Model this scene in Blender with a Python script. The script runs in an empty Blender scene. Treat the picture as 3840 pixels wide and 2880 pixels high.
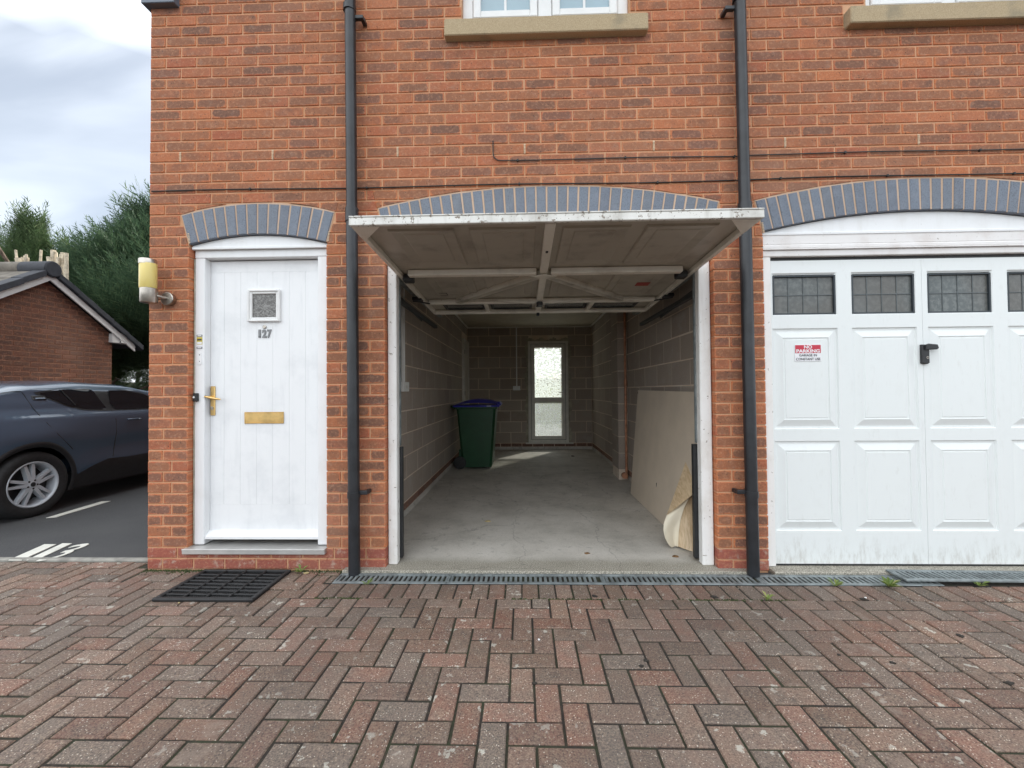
import bpy, math, random
import numpy as np
from mathutils import Vector, Matrix

random.seed(7); rng = np.random.default_rng(11)
S = bpy.context.scene
COL = S.collection
R = math.radians

# ------------------------------------------------------------------ camera
cam_d = bpy.data.cameras.new('camera'); cam = bpy.data.objects.new('camera', cam_d); COL.objects.link(cam)
cam_d.sensor_width = 36; cam_d.lens = 36*1578.93/3840; cam_d.clip_start = .05; cam_d.clip_end = 400
rx, fy, uz = (0.9996, 0.0274, -0.0083), (-0.0273, 0.9995, 0.0171), (0.0088, -0.0169, 0.9998)
cam.matrix_world = Matrix(((rx[0], uz[0], -fy[0], 2.6774), (rx[1], uz[1], -fy[1], -2.9334), (rx[2], uz[2], -fy[2], 1.2201), (0, 0, 0, 1)))
S.camera = cam
# ------------------------------------------------------------------ sky, sun, exposure
SUN_AZ, SUN_EL = 31.0, 34.0          # azimuth from +Y (behind the house) towards +X
w = bpy.data.worlds.new('World'); S.world = w; w.use_nodes = True
nt = w.node_tree; nt.nodes.clear()
def wn(t, **k):
    n = nt.nodes.new(t)
    for a, b in k.items(): setattr(n, a, b)
    return n
sky = wn('ShaderNodeTexSky', sky_type='NISHITA'); sky.sun_disc = False
sky.sun_elevation = R(SUN_EL); sky.sun_rotation = R(SUN_AZ); sky.dust_density = 1.5; sky.ozone_density = 1.2
tc = wn('ShaderNodeTexCoord'); sep = wn('ShaderNodeSeparateXYZ'); nt.links.new(tc.outputs['Generated'], sep.inputs[0])
zz = wn('ShaderNodeMath', operation='MAXIMUM'); zz.inputs[1].default_value = 0.0; nt.links.new(sep.outputs[2], zz.inputs[0])
za = wn('ShaderNodeMath', operation='ADD'); za.inputs[1].default_value = 0.22; nt.links.new(zz.outputs[0], za.inputs[0])
pl = wn('ShaderNodeVectorMath', operation='DIVIDE'); cmb = wn('ShaderNodeCombineXYZ')
for i in range(3): nt.links.new(za.outputs[0], cmb.inputs[i])
nt.links.new(tc.outputs['Generated'], pl.inputs[0]); nt.links.new(cmb.outputs[0], pl.inputs[1])
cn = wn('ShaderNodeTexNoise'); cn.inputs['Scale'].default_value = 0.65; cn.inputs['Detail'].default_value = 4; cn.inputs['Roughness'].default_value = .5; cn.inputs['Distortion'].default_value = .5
mpn = wn('ShaderNodeMapping', name='offs'); mpn.inputs['Location'].default_value = (-2.64, -11.53, 16.48); nt.links.new(pl.outputs[0], mpn.inputs[0]); nt.links.new(mpn.outputs[0], cn.inputs['Vector'])  # offset puts thin cloud in view, brighter cloud out of view lighting the facade
cr = wn('ShaderNodeMapRange'); cr.inputs['From Min'].default_value = .40; cr.inputs['From Max'].default_value = .58; cr.inputs['To Min'].default_value = .19; cr.inputs['To Max'].default_value = 1.
nt.links.new(cn.outputs[0], cr.inputs[0])
mx = wn('ShaderNodeMix', data_type='RGBA'); wm = wn('ShaderNodeMapping'); wm.inputs['Rotation'].default_value = (0, 0, .6); wm.inputs['Scale'].default_value = (.5, 1.6, 1.); nt.links.new(pl.outputs[0], wm.inputs[0])
w2 = wn('ShaderNodeTexNoise'); w2.inputs['Scale'].default_value = 1.6; w2.inputs['Detail'].default_value = 5; w2.inputs['Roughness'].default_value = .45; w2.inputs['Distortion'].default_value = .8; nt.links.new(wm.outputs[0], w2.inputs['Vector'])
wr_ = wn('ShaderNodeMapRange', interpolation_type='SMOOTHSTEP'); wr_.inputs['From Min'].default_value = .38; wr_.inputs['From Max'].default_value = .68; wr_.inputs['To Max'].default_value = .20; nt.links.new(w2.outputs[0], wr_.inputs[0])
ad = wn('ShaderNodeMath', operation='ADD', use_clamp=True); nt.links.new(cr.outputs[0], ad.inputs[0]); nt.links.new(wr_.outputs[0], ad.inputs[1])   # thin wisps everywhere
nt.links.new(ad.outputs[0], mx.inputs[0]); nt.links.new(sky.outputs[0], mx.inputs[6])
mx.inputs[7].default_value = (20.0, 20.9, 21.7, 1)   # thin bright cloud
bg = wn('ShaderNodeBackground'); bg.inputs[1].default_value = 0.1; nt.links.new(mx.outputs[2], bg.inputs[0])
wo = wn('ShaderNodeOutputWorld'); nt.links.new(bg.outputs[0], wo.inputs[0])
sl = bpy.data.lights.new('sun', 'SUN'); sl.energy = 5.0; sl.angle = R(4.5); sl.color = (1, .95, .86)
so = bpy.data.objects.new('sun', sl); COL.objects.link(so)
sd = Vector((math.sin(R(SUN_AZ))*math.cos(R(SUN_EL)), math.cos(R(SUN_AZ))*math.cos(R(SUN_EL)), math.sin(R(SUN_EL))))
so.rotation_euler = sd.to_track_quat('Z', 'Y').to_euler(); so.location = (8, 14, 12)
vs = S.view_settings; vs.view_transform = 'Standard'; vs.look = 'None'; vs.gamma = 1; vs.exposure = 0.26
S.cycles.max_bounces = 10; S.cycles.diffuse_bounces = 6; S.cycles.transparent_max_bounces = 12
S.cycles.caustics_reflective = False; S.cycles.caustics_refractive = False

# ------------------------------------------------------------------ materials
class M:
    def __init__(s, name):
        s.m = bpy.data.materials.new(name); s.m.use_nodes = True; s.t = s.m.node_tree
        s.b = s.t.nodes['Principled BSDF']; s.o = s.t.nodes['Material Output']
        s.pos = None
    def n(s, typ, **k):
        x = s.t.nodes.new(typ)
        for a, b in k.items(): setattr(x, a, b)
        return x
    def l(s, a, b): s.t.links.new(a, b)
    def val(s, sock, v):
        if hasattr(v, 'is_output'): s.l(v, sock)
        elif isinstance(v, (tuple, list)) and len(v) == 3 and sock.type == 'RGBA': sock.default_value = (*v, 1)
        else: sock.default_value = v
    def P(s):
        if s.pos is None: s.pos = s.n('ShaderNodeNewGeometry').outputs['Position']
        return s.pos
    def math(s, op, a, b=0.0, c=None, clamp=False):
        x = s.n('ShaderNodeMath', operation=op); x.use_clamp = clamp
        s.val(x.inputs[0], a); s.val(x.inputs[1], b)
        if c is not None: s.val(x.inputs[2], c)
        return x.outputs[0]
    def vm(s, op, a, b):
        x = s.n('ShaderNodeVectorMath', operation=op); s.val(x.inputs[0], a); s.val(x.inputs[1], b); return x.outputs[0]
    def noise(s, scale, detail=4, rough=.55, vec=None, dist=0, out=0):
        x = s.n('ShaderNodeTexNoise'); x.inputs['Scale'].default_value = scale; x.inputs['Detail'].default_value = detail
        x.inputs['Roughness'].default_value = rough; x.inputs['Distortion'].default_value = dist
        s.l(vec if vec is not None else s.P(), x.inputs['Vector']); return x.outputs[out]
    def vor(s, scale, vec=None, feature='F1', out='Distance', rnd=1):
        x = s.n('ShaderNodeTexVoronoi', feature=feature); x.inputs['Scale'].default_value = scale; x.inputs['Randomness'].default_value = rnd
        s.l(vec if vec is not None else s.P(), x.inputs['Vector']); return x.outputs[out]
    def ramp(s, f, a, b, lo=0., hi=1., smooth=True):
        x = s.n('ShaderNodeMapRange', interpolation_type='SMOOTHSTEP' if smooth else 'LINEAR'); s.val(x.inputs[0], f)
        x.inputs[1].default_value = a; x.inputs[2].default_value = b; x.inputs[3].default_value = lo; x.inputs[4].default_value = hi
        return x.outputs[0]
    def mix(s, f, a, b, blend='MIX'):
        x = s.n('ShaderNodeMix', data_type='RGBA', blend_type=blend); s.val(x.inputs[0], f); s.val(x.inputs[6], a); s.val(x.inputs[7], b); return x.outputs[2]
    def cramp(s, f, stops):
        x = s.n('ShaderNodeValToRGB'); e = x.color_ramp.elements
        while len(e) < len(stops): e.new(.5)
        for k, (p, c) in enumerate(stops): e[k].position = p; e[k].color = (*c, 1)
        s.l(f, x.inputs[0]); return x.outputs[0]
    def rnd(s, k=1.0):
        a = s.n('ShaderNodeObjectInfo').outputs['Random']; b = s.n('ShaderNodeNewGeometry').outputs['Random Per Island']
        return s.math('FRACT', s.math('MULTIPLY', s.math('ADD', a, b), k))
    def bump(s, h, strength=.3, dist=.002):
        x = s.n('ShaderNodeBump'); x.inputs['Strength'].default_value = strength; x.inputs['Distance'].default_value = dist
        s.l(h, x.inputs['Height']); s.l(x.outputs[0], s.b.inputs['Normal'])
    def set(s, col=None, rough=None, metal=None, **k):
        if col is not None: s.val(s.b.inputs['Base Color'], col)
        if rough is not None: s.val(s.b.inputs['Roughness'], rough)
        if metal is not None: s.val(s.b.inputs['Metallic'], metal)
        for a, v in k.items(): s.val(s.b.inputs[a.replace('_', ' ')], v)
        return s.m
def plain(name, col, rough=.5, metal=0., var=.12, scale=6, bump=0., bscale=200, **k):
    m = M(name); f = m.ramp(m.noise(scale, 5, .6), .3, .7, 1-var, 1+var*.5)
    c = m.mix(1, col, (1, 1, 1)); c = m.vm('SCALE', col, (0, 0, 0)) if False else None
    x = m.n('ShaderNodeVectorMath', operation='SCALE'); x.inputs[0].default_value = col; m.l(f, x.inputs['Scale'])
    if bump: m.bump(m.noise(bscale, 3), bump, .001)
    return m.set(x.outputs[0], rough, metal, **k)
def scalec(m, col, f):
    x = m.n('ShaderNodeVectorMath', operation='SCALE'); m.val(x.inputs[0], col); m.val(x.inputs['Scale'], f); return x.outputs[0]

def brick_mat(name, edge_stops, core_stops, core_amt=1.0, speck=True, eff=.12):
    m = M(name); r1 = m.rnd(1); r2 = m.rnd(7.31); r3 = m.rnd(13.7)
    uv = m.n('ShaderNodeUVMap', uv_map='UVMap').outputs[0]; hf = m.n('ShaderNodeUVMap', uv_map='half').outputs[0]
    su, sh = m.n('ShaderNodeSeparateXYZ'), m.n('ShaderNodeSeparateXYZ'); m.l(uv, su.inputs[0]); m.l(hf, sh.inputs[0])
    off = m.n('ShaderNodeCombineXYZ'); m.l(m.math('MULTIPLY', r1, 37.), off.inputs[0]); m.l(m.math('MULTIPLY', r2, 53.), off.inputs[1]); m.l(m.math('MULTIPLY', r3, 29.), off.inputs[2])
    vec = m.vm('ADD', uv, off.outputs[0])
    n1 = m.noise(22, 4, .6, vec); n2 = m.noise(160, 4, .6, vec); n3 = m.noise(9, 2, .5, vec)
    dx = m.math('SUBTRACT', sh.outputs[0], m.math('ABSOLUTE', su.outputs[0])); dz = m.math('SUBTRACT', sh.outputs[1], m.math('ABSOLUTE', su.outputs[1]))
    d = m.math('SMOOTH_MIN', dx, dz, .03)
    d = m.math('ADD', d, m.math('ADD', m.math('MULTIPLY', m.math('SUBTRACT', n1, .5), .030), m.math('MULTIPLY', m.math('SUBTRACT', n2, .5), .012)))
    core = m.ramp(d, -.001, .012)
    ring = m.math('MULTIPLY', m.ramp(d, -.001, .002), m.ramp(d, .008, .004))
    strength = m.ramp(m.math('ADD', r2, m.math('MULTIPLY', m.math('SUBTRACT', n3, .5), .9)), -.05, .45, .30, core_amt)
    edge = m.cramp(r1, edge_stops); corec = m.cramp(r3, core_stops)
    c = m.mix(m.math('MULTIPLY', core, strength), edge, corec)
    c = m.mix(m.math('MULTIPLY', ring, m.ramp(n1, .4, .6, .05, .5)), c, (.64, .27, .13))
    c = m.mix(m.ramp(n2, .42, .66, 0, .6), c, m.mix(.55, c, (.10, .06, .045))); c = m.mix(m.ramp(m.noise(55, 4, .7, vec), .5, .66, 0, .5), c, m.mix(.6, c, (.62, .33, .19)))
    if speck:
        v = m.vor(48, vec); sp = m.math('MULTIPLY', m.ramp(v, .21, .13), m.ramp(m.noise(24, 2, .5, vec), .51, .56))
        c = m.mix(m.math('MULTIPLY', sp, .85), c, (.035, .026, .024))
        lt = m.math('MULTIPLY', m.ramp(m.vor(210, vec), .14, .1), m.ramp(m.noise(25, 2, .5, vec), .52, .58)); c = m.mix(m.math('MULTIPLY', lt, .35), c, (.62, .45, .33))
    st = m.ramp(m.noise(1.3, 3, .5), .5, .75, 0, .22); c = m.mix(st, c, (.40, .24, .17)); c = m.mix(m.math('MULTIPLY', m.ramp(m.noise(17, 5, .7), .52, .68), eff), c, (.50, .40, .32))
    m.bump(m.math('ADD', m.noise(70, 5, .65, vec), m.math('MULTIPLY', n1, 1.2)), .55, .003)
    return m.set(c, .9)
MAT = {}
MAT['brick'] = brick_mat('brick', [(0, (.46, .140, .056)), (.35, (.55, .178, .066)), (.7, (.52, .168, .074)), (1, (.43, .108, .048))],
                         [(0, (.175, .084, .056)), (.3, (.265, .112, .061)), (.7, (.325, .130, .065)), (1, (.21, .094, .064))])
MAT['plinth'] = brick_mat('plinth_brick', [(0, (.30, .07, .045)), (1, (.36, .10, .065))], [(0, (.27, .07, .05)), (1, (.33, .11, .08))], .6, False, .6)
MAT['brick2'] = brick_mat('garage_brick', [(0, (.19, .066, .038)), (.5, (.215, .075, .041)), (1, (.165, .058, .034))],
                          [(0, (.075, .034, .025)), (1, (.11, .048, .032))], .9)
MAT['plinth_in'] = brick_mat('dirty_brick', [(0, (.17, .085, .065)), (1, (.22, .12, .09))], [(0, (.13, .08, .065)), (1, (.2, .13, .1))], .6, False)
def m_mortar(name, c1, c2):
    m = M(name); c = m.mix(m.ramp(m.noise(3, 4), .35, .65), c1, c2); c = m.mix(m.ramp(m.noise(250, 2), .55, .75), c, scalec(m, c, .7))
    m.bump(m.noise(220, 4, .7), .5, .002); return m.set(c, .95)
MAT['mortar'] = m_mortar('mortar', (.55, .295, .16), (.62, .365, .22))
MAT['mortar_arch'] = m_mortar('arch_mortar', (.52, .36, .25), (.58, .42, .31))
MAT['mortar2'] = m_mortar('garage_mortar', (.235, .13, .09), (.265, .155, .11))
MAT['mortar3'] = m_mortar('block_mortar', (.74, .65, .55), (.66, .54, .43))
m = M('blue_brick'); r1 = m.rnd(); o = m.n('ShaderNodeCombineXYZ'); m.l(m.math('MULTIPLY', r1, 50.), o.inputs[0]); v = m.vm('ADD', m.P(), o.outputs[0])
c = m.cramp(r1, [(0, (.14, .16, .20)), (.5, (.165, .195, .245)), (1, (.15, .168, .20))])
c = m.mix(m.ramp(m.noise(120, 4, .65, v), .45, .75, 0, .8), c, (.045, .055, .075)); c = m.mix(m.ramp(m.noise(14, 3, .5, v), .45, .7, 0, .3), c, (.22, .24, .28))
m.bump(m.noise(140, 4, .6, v), .35, .002); MAT['blue_brick'] = m.set(c, .55)
def paver_mat():
    m = M('paver'); r1 = m.rnd(1); r2 = m.rnd(5.7)
    o = m.n('ShaderNodeCombineXYZ'); m.l(m.math('MULTIPLY', r1, 31.), o.inputs[2]); v = m.vm('ADD', m.P(), o.outputs[0])
    c = m.cramp(r1, [(0, (.195, .090, .062)), (.2, (.20, .104, .078)), (.4, (.168, .107, .083)), (.6, (.20, .116, .082)), (.8, (.14, .108, .091)), (1, (.225, .120, .084))])
    c = m.mix(m.ramp(m.noise(14, 4, .6, v), .35, .7, 0, .5), c, (.135, .115, .095))
    n = m.noise(210, 3, .7, v); n = m.noise(150, 3, .75, v); c = m.mix(m.ramp(n, .5, .66, 0, .8), c, (.31, .235, .165)); c = m.mix(m.ramp(n, .47, .34, 0, .9), c, (.045, .035, .028))
    sp = m.math('MULTIPLY', m.ramp(m.vor(85, v), .22, .15), m.ramp(m.noise(38, 2, .5, v), .46, .52)); c = m.mix(m.math('MULTIPLY', sp, .9), c, (.60, .53, .44))
    # lichen, pale paint splashes and dark dirt with a shape of their own
    lich = m.math('MULTIPLY', m.ramp(m.noise(16, 4, .6), .63, .665), m.ramp(m.noise(1.1, 2), .40, .56)); c = m.mix(m.math('MULTIPLY', lich, .75), c, (.46, .44, .38))
    dk = m.ramp(m.noise(7, 5, .65), .6, .72, 0, .45); c = m.mix(dk, c, (.055, .048, .042))
    gr = m.ramp(m.noise(.8, 4), .45, .65, 0, .35); c = m.mix(gr, c, (.10, .083, .072)); c = scalec(m, c, m.ramp(m.rnd(3.3), 0, 1, .86, 1.28, False)); lg = m.math('MULTIPLY', m.ramp(m.noise(5, 5, .7), .58, .66), .4); c = m.mix(lg, c, (.26, .20, .16))
    m.bump(m.math('ADD', n, m.math('MULTIPLY', m.noise(60, 3, .6, v), .8)), .6, .003); return m.set(c, .85)
MAT['paver'] = paver_mat()
m = M('joint_moss'); c = m.mix(m.ramp(m.noise(5, 4), .42, .62), (.028, .022, .018), (.031, .035, .017)); c = m.mix(m.ramp(m.noise(40, 3), .5, .7), c, (.05, .038, .028)); m.bump(m.noise(120, 4), .8, .004); MAT['moss'] = m.set(c, 1.)
m = M('asphalt'); n = m.noise(260, 3, .7); c = m.mix(m.ramp(n, .4, .7), (.035, .035, .037), (.105, .105, .108)); c = m.mix(m.ramp(m.noise(2, 4), .4, .7, 0, .4), c, (.08, .08, .08)); m.bump(n, .6, .003); MAT['asphalt'] = m.set(c, .9)
def painted(name, col, dirt=(.45, .40, .33), amt=.25, rough=.45, streak=True, chip=0.):
    m = M(name); n = m.noise(5, 5, .6); f = m.ramp(n, .45, .75, 0, amt); c = m.mix(f, col, dirt)
    if streak:
        sc = m.n('ShaderNodeMapping'); sc.inputs['Scale'].default_value = (22, 22, 2.2); m.l(m.P(), sc.inputs[0])
        c = m.mix(m.ramp(m.noise(1, 4, .6, sc.outputs[0]), .5, .8, 0, amt*.9), c, dirt)
    if chip:
        c = m.mix(m.ramp(m.noise(38, 5, .7), .70-chip*.12, .74-chip*.12), c, (.22, .18, .14)); c = m.mix(m.ramp(m.noise(140, 3, .7), .68, .76, 0, chip), c, (.10, .09, .08))
    m.bump(m.noise(60, 4, .6), .12, .002); return m.set(c, rough)
MAT['white_door'] = painted('white_door_paint', (.83, .84, .85), (.58, .60, .62), .30, .42)
MAT['white_wood'] = painted('white_wood_paint', (.82, .81, .79), (.50, .44, .36), .35, .5, True, .5)
MAT['white_frame'] = painted('white_frame_paint', (.82, .83, .84), (.6, .58, .54), .25, .42, True, .1)
MAT['flaky'] = painted('flaky_white_paint', (.75, .74, .70), (.28, .25, .20), .55, .6, True, 1.)
MAT['mould'] = painted('old_moulding_paint', (.78, .76, .75), (.55, .48, .44), .5, .55, False, .45)
MAT['pvc'] = plain('white_pvc', (.80, .80, .79), .35, 0, .06)
MAT['vent'] = plain('cream_vent', (.66, .50, .34), .6, 0, .2, 40)
MAT['pvc_dirty'] = plain('cream_pvc', (.72, .70, .64), .4, 0, .12)
# closed garage door: clean white steel with splash dirt along the bottom edge
m = M('garage_door_paint'); sp = m.n('ShaderNodeSeparateXYZ'); m.l(m.P(), sp.inputs[0])
dm_ = m.n('ShaderNodeMapping'); dm_.inputs['Scale'].default_value = (34, 34, 9); m.l(m.P(), dm_.inputs[0]); dvec = dm_.outputs[0]
n = m.noise(9, 5, .65); c = m.mix(m.ramp(n, .5, .8, 0, .12), (.77, .80, .795), (.60, .60, .58))
low = m.math('MULTIPLY', m.ramp(m.math('ADD', sp.outputs[2], m.math('MULTIPLY', m.math('SUBTRACT', m.noise(6, 4), .5), .25)), .22, .03), m.ramp(m.noise(1, 6, .7, dvec), .40, .72)); c = m.mix(m.math('MULTIPLY', low, .48), c, (.38, .35, .30)); c = m.mix(m.math('MULTIPLY', m.ramp(m.noise(1, 5, .65, dvec), .55, .8), .22), c, (.52, .51, .48))
c = m.mix(m.math('MULTIPLY', m.ramp(m.noise(24, 6, .75), .66, .74), .35), c, (.42, .41, .38)); m.bump(m.noise(500, 2), .05, .0005); MAT['door_steel'] = m.set(c, .38)
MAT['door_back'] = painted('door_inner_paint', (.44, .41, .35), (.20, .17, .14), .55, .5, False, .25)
MAT['door_bar'] = painted('door_bar_paint', (.80, .77, .69), (.34, .31, .26), .4, .45, False, .2)
MAT['black_pipe'] = plain('black_plastic_pipe', (.022, .024, .028), .36, 0, .35, 9)
MAT['black'] = plain('black_plastic', (.02, .021, .023), .45, 0, .3, 20)
MAT['rubber'] = plain('black_rubber', (.016, .016, .017), .6, 0, .4, 30, .3, 300)
MAT['cable'] = plain('black_cable', (.02, .018, .017), .5)
MAT['brass'] = plain('brass', (.78, .53, .22), .28, 1., .2, 12)
MAT['steel'] = plain('brushed_steel', (.50, .46, .41), .35, 1., .35, 14)
MAT['alu'] = plain('aluminium_cill', (.60, .59, .57), .42, .55, .12)
MAT['galv'] = plain('galvanised_grate', (.24, .27, .275), .55, .3, .4, 14, .2)
MAT['dark_void'] = plain('drain_dark', (.012, .011, .010), .9)
m = M('sandstone'); n = m.noise(180, 3, .7); c = m.mix(m.ramp(n, .35, .7), (.36, .27, .16), (.50, .40, .26)); c = m.mix(m.ramp(m.noise(5, 5, .6), .5, .72, 0, .6), c, (.20, .18, .13)); m.bump(n, .4, .003); MAT['stone'] = m.set(c, .9)
m = M('concrete_floor'); n = m.noise(2.2, 6, .65); c = m.cramp(n, [(.3, (.40, .375, .33)), (.5, (.55, .515, .46)), (.7, (.64, .605, .55))])
c = m.mix(m.ramp(m.noise(9, 6, .7, dist=.8), .56, .66, 0, .42), c, (.21, .20, .18)); c = m.mix(m.ramp(m.noise(60, 5, .75), .5, .72, 0, .6), c, (.62, .60, .56)); c = m.mix(m.ramp(m.noise(75, 5, .75), .5, .32, 0, .5), c, (.25, .235, .215))
sp = m.n('ShaderNodeSeparateXYZ'); m.l(m.P(), sp.inputs[0]); fr = m.math('MULTIPLY', m.ramp(m.math('ADD', sp.outputs[1], m.math('MULTIPLY', m.math('SUBTRACT', m.noise(5), .5), .15)), .22, .05), .75)
agg = m.mix(m.ramp(m.noise(150, 3, .7), .42, .62), (.09, .08, .055), (.50, .46, .37)); c = m.mix(fr, c, agg)
cra = m.ramp(m.vor(.9, m.vm('ADD', m.P(), scalec(m, m.noise(3, 4, .6, out=1), .35)), 'DISTANCE_TO_EDGE'), .0, .006, .35, 0); c = m.mix(cra, c, (.06, .055, .05))
m.bump(m.math('ADD', m.noise(90, 4, .6), m.math('MULTIPLY', agg, .3)), .3, .003); MAT['floor'] = m.set(c, .75)
m = M('concrete_block'); r1 = m.rnd(); o = m.n('ShaderNodeCombineXYZ'); m.l(m.math('MULTIPLY', r1, 40.), o.inputs[0]); v = m.vm('ADD', m.P(), o.outputs[0])
c = m.cramp(r1, [(0, (.33, .27, .225)), (.5, (.43, .365, .31)), (1, (.37, .305, .25))]); c = m.mix(m.ramp(m.noise(150, 4, .7, v), .45, .7, 0, .5), c, (.19, .17, .155)); c = m.mix(m.ramp(m.noise(6, 4, .6, v), .5, .7, 0, .3), c, (.44, .41, .38))
m.bump(m.noise(120, 5, .7, v), .6, .004); MAT['block'] = m.set(c, .95)
MAT['ceiling'] = plain('ceiling_board', (.50, .44, .34), .8, 0, .1)
MAT['render_smear'] = plain('mortar_smear', (.42, .39, .31), .95, 0, .3, 9, .6, 60)
MAT['board'] = plain('hardboard', (.64, .54, .43), .6, 0, .06, 4)
m = M('vinyl_oak'); mp = m.n('ShaderNodeMapping'); mp.inputs['Scale'].default_value = (30, 4, 4); mp.inputs['Rotation'].default_value = (0, .35, .2); m.l(m.P(), mp.inputs[0])
c = m.mix(m.ramp(m.noise(3, 6, .65, mp.outputs[0], .8), .3, .7), (.50, .35, .20), (.70, .54, .35)); MAT['vinyl'] = m.set(c, .4)
MAT['vinyl_back'] = plain('vinyl_backing', (.78, .70, .55), .6, 0, .05)
MAT['bin_green'] = plain('dark_green_plastic', (.012, .070, .027), .38, 0, .15)
MAT['bin_blue'] = plain('blue_plastic', (.045, .045, .46), .34, 0, .1)
MAT['bin_label'] = plain('pale_label', (.55, .6, .85), .4)
MAT['copper'] = plain('copper_pipe', (.50, .24, .14), .5, .4, .3, 15)
m = M('lamp_shade'); MAT['lampshade'] = m.set((.76, .62, .21), .35, 0, Subsurface_Weight=.3); m.b.inputs['Subsurface Radius'].default_value = (.02, .02, .01)
MAT['red_sign'] = plain('red_print', (.55, .03, .06), .4, 0, .04); MAT['white_sign'] = plain('white_print', (.82, .82, .84), .35, 0, .03); MAT['black_print'] = plain('black_print', (.03, .03, .04), .4); MAT['yellow_print'] = plain('yellow_print', (.62, .50, .06), .45)
MAT['red_label'] = plain('red_label', (.35, .04, .03), .5)
MAT['number'] = plain('chrome_number', (.20, .20, .205), .35, .5, .2)
m = M('leaded_glass'); c = m.mix(m.ramp(m.noise(30, 3), .4, .65), (.10, .115, .115), (.16, .175, .172)); tn = m.noise(1.15, 2, .5); c = m.mix(m.ramp(tn, .35, .5, .0, .55), c, (.115, .10, .085)); c = m.mix(m.ramp(tn, .5, .68, 0, .5), c, (.17, .19, .195)); m.bump(m.vor(120), .35, .002); MAT['obscure_glass'] = m.set(c, .22, 0)
MAT['obscure_frame'] = plain('dark_window_bead', (.03, .04, .048), .45); MAT['lead'] = plain('lead_came', (.11, .125, .13), .5, .3)
m = M('door_glass'); n = m.noise(24, 2, .5, dist=3.5); c = m.mix(m.ramp(n, .4, .62), (.10, .095, .09), (.24, .235, .225)); m.bump(n, .7, .004); MAT['door_glass'] = m.set(c, .15)
MAT['window_pane'] = plain('window_pane', (.30, .42, .48), .06, 0, .1, 2, Specular_IOR_Level=.8)
# patterned back door glass: clear and frosted ripples, lets the sun through in part
def patterned(name, scale, lo, hi, clear, ct, cs):
    m = M(name); t = m.n('ShaderNodeBsdfTransparent'); tr = m.n('ShaderNodeBsdfTranslucent'); df = m.n('ShaderNodeBsdfGlossy'); df.inputs['Roughness'].default_value = .15
    mp = m.n('ShaderNodeMapping'); mp.inputs['Scale'].default_value = (1, 1, 1.1); m.l(m.P(), mp.inputs[0])
    warp = m.vm('ADD', mp.outputs[0], scalec(m, m.noise(scale*.6, 2, .5, mp.outputs[0], 0, 1), .05))
    e = m.vor(scale, warp, 'SMOOTH_F1'); f = m.ramp(e, lo, hi, 1, 0)
    t.inputs[0].default_value = (*ct, 1); tr.inputs[0].default_value = (*cs, 1)
    fac = m.math('MULTIPLY', f, clear)
    a = m.n('ShaderNodeMixShader'); m.l(fac, a.inputs[0]); m.l(tr.outputs[0], a.inputs[1]); m.l(t.outputs[0], a.inputs[2])
    b = m.n('ShaderNodeMixShader'); b.inputs[0].default_value = .06; m.l(a.outputs[0], b.inputs[1]); m.l(df.outputs[0], b.inputs[2]); m.l(b.outputs[0], m.o.inputs[0]); return m.m
MAT['glass_up'] = patterned('ripple_glass', 30, .18, .55, .9, (.93, .95, .92), (.62, .66, .64))
MAT['glass_low'] = patterned('frosted_glass', 60, .34, .9, .72, (.94, .96, .95), (.36, .39, .39))
m = M('car_paint'); m.set((.066, .100, .150), .26, .12, Coat_Weight=.8, Coat_Roughness=.03); MAT['car'] = m.m
MAT['car_trim'] = plain('car_black_trim', (.016, .017, .019), .5, 0, .2, 20)
m = M('car_glass'); MAT['car_glass'] = m.set((.007, .010, .014), .03, 0, Specular_IOR_Level=.35)
MAT['alloy'] = plain('alloy_wheel', (.50, .535, .575), .3, .1, .06); MAT['alloy_dark'] = plain('wheel_well', (.02, .02, .022), .6)
MAT['tyre'] = plain('tyre', (.018, .018, .019), .75, 0, .3, 30)
MAT['tile'] = plain('roof_tile', (.042, .045, .055), .75, 0, .3, 14, .4, 120); MAT['tile_old'] = plain('weathered_tile', (.17, .15, .125), .9, 0, .35, 8, .4, 90)
MAT['barge'] = painted('bargeboard_paint', (.68, .66, .64), (.42, .37, .32), .3, .55, False)
m = M('bark'); mp = m.n('ShaderNodeMapping'); mp.inputs['Scale'].default_value = (9, 9, 1.2); m.l(m.P(), mp.inputs[0]); n = m.noise(3, 5, .65, mp.outputs[0]); c = m.mix(m.ramp(n, .35, .65), (.06, .042, .032), (.20, .15, .115)); m.bump(n, .8, .02); MAT['bark'] = m.set(c, .95)
MAT['cut_wood'] = plain('bleached_cut_wood', (.58, .50, .38), .9, 0, .4, 12, .4, 60)
def leaf(name, stops, tr=.35):
    m = M(name); c = m.cramp(m.rnd(), stops); c = m.mix(m.ramp(m.noise(1.3, 3), .35, .7, 0, .5), c, scalec(m, c, 1.7)); m.set(c, .65)
    t = m.n('ShaderNodeBsdfTranslucent'); m.l(c, t.inputs[0]); x = m.n('ShaderNodeMixShader'); x.inputs[0].default_value = tr; m.l(m.b.outputs[0], x.inputs[1]); m.l(t.outputs[0], x.inputs[2]); m.l(x.outputs[0], m.o.inputs[0]); return m.m
MAT['conifer'] = leaf('conifer_leaf', [(0, (.045, .075, .03)), (.5, (.07, .115, .045)), (.85, (.09, .145, .055)), (1, (.13, .16, .07))])
MAT['conifer_blue'] = leaf('conifer_dark_leaf', [(0, (.036, .072, .038)), (.6, (.058, .108, .054)), (1, (.10, .15, .072))])
MAT['weed'] = leaf('weed_leaf', [(0, (.14, .20, .05)), (.7, (.22, .29, .08)), (1, (.34, .34, .13))], .3)
MAT['mossgreen'] = plain('moss', (.045, .062, .018), 1., 0, .5, 40, .8, 200)
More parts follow.
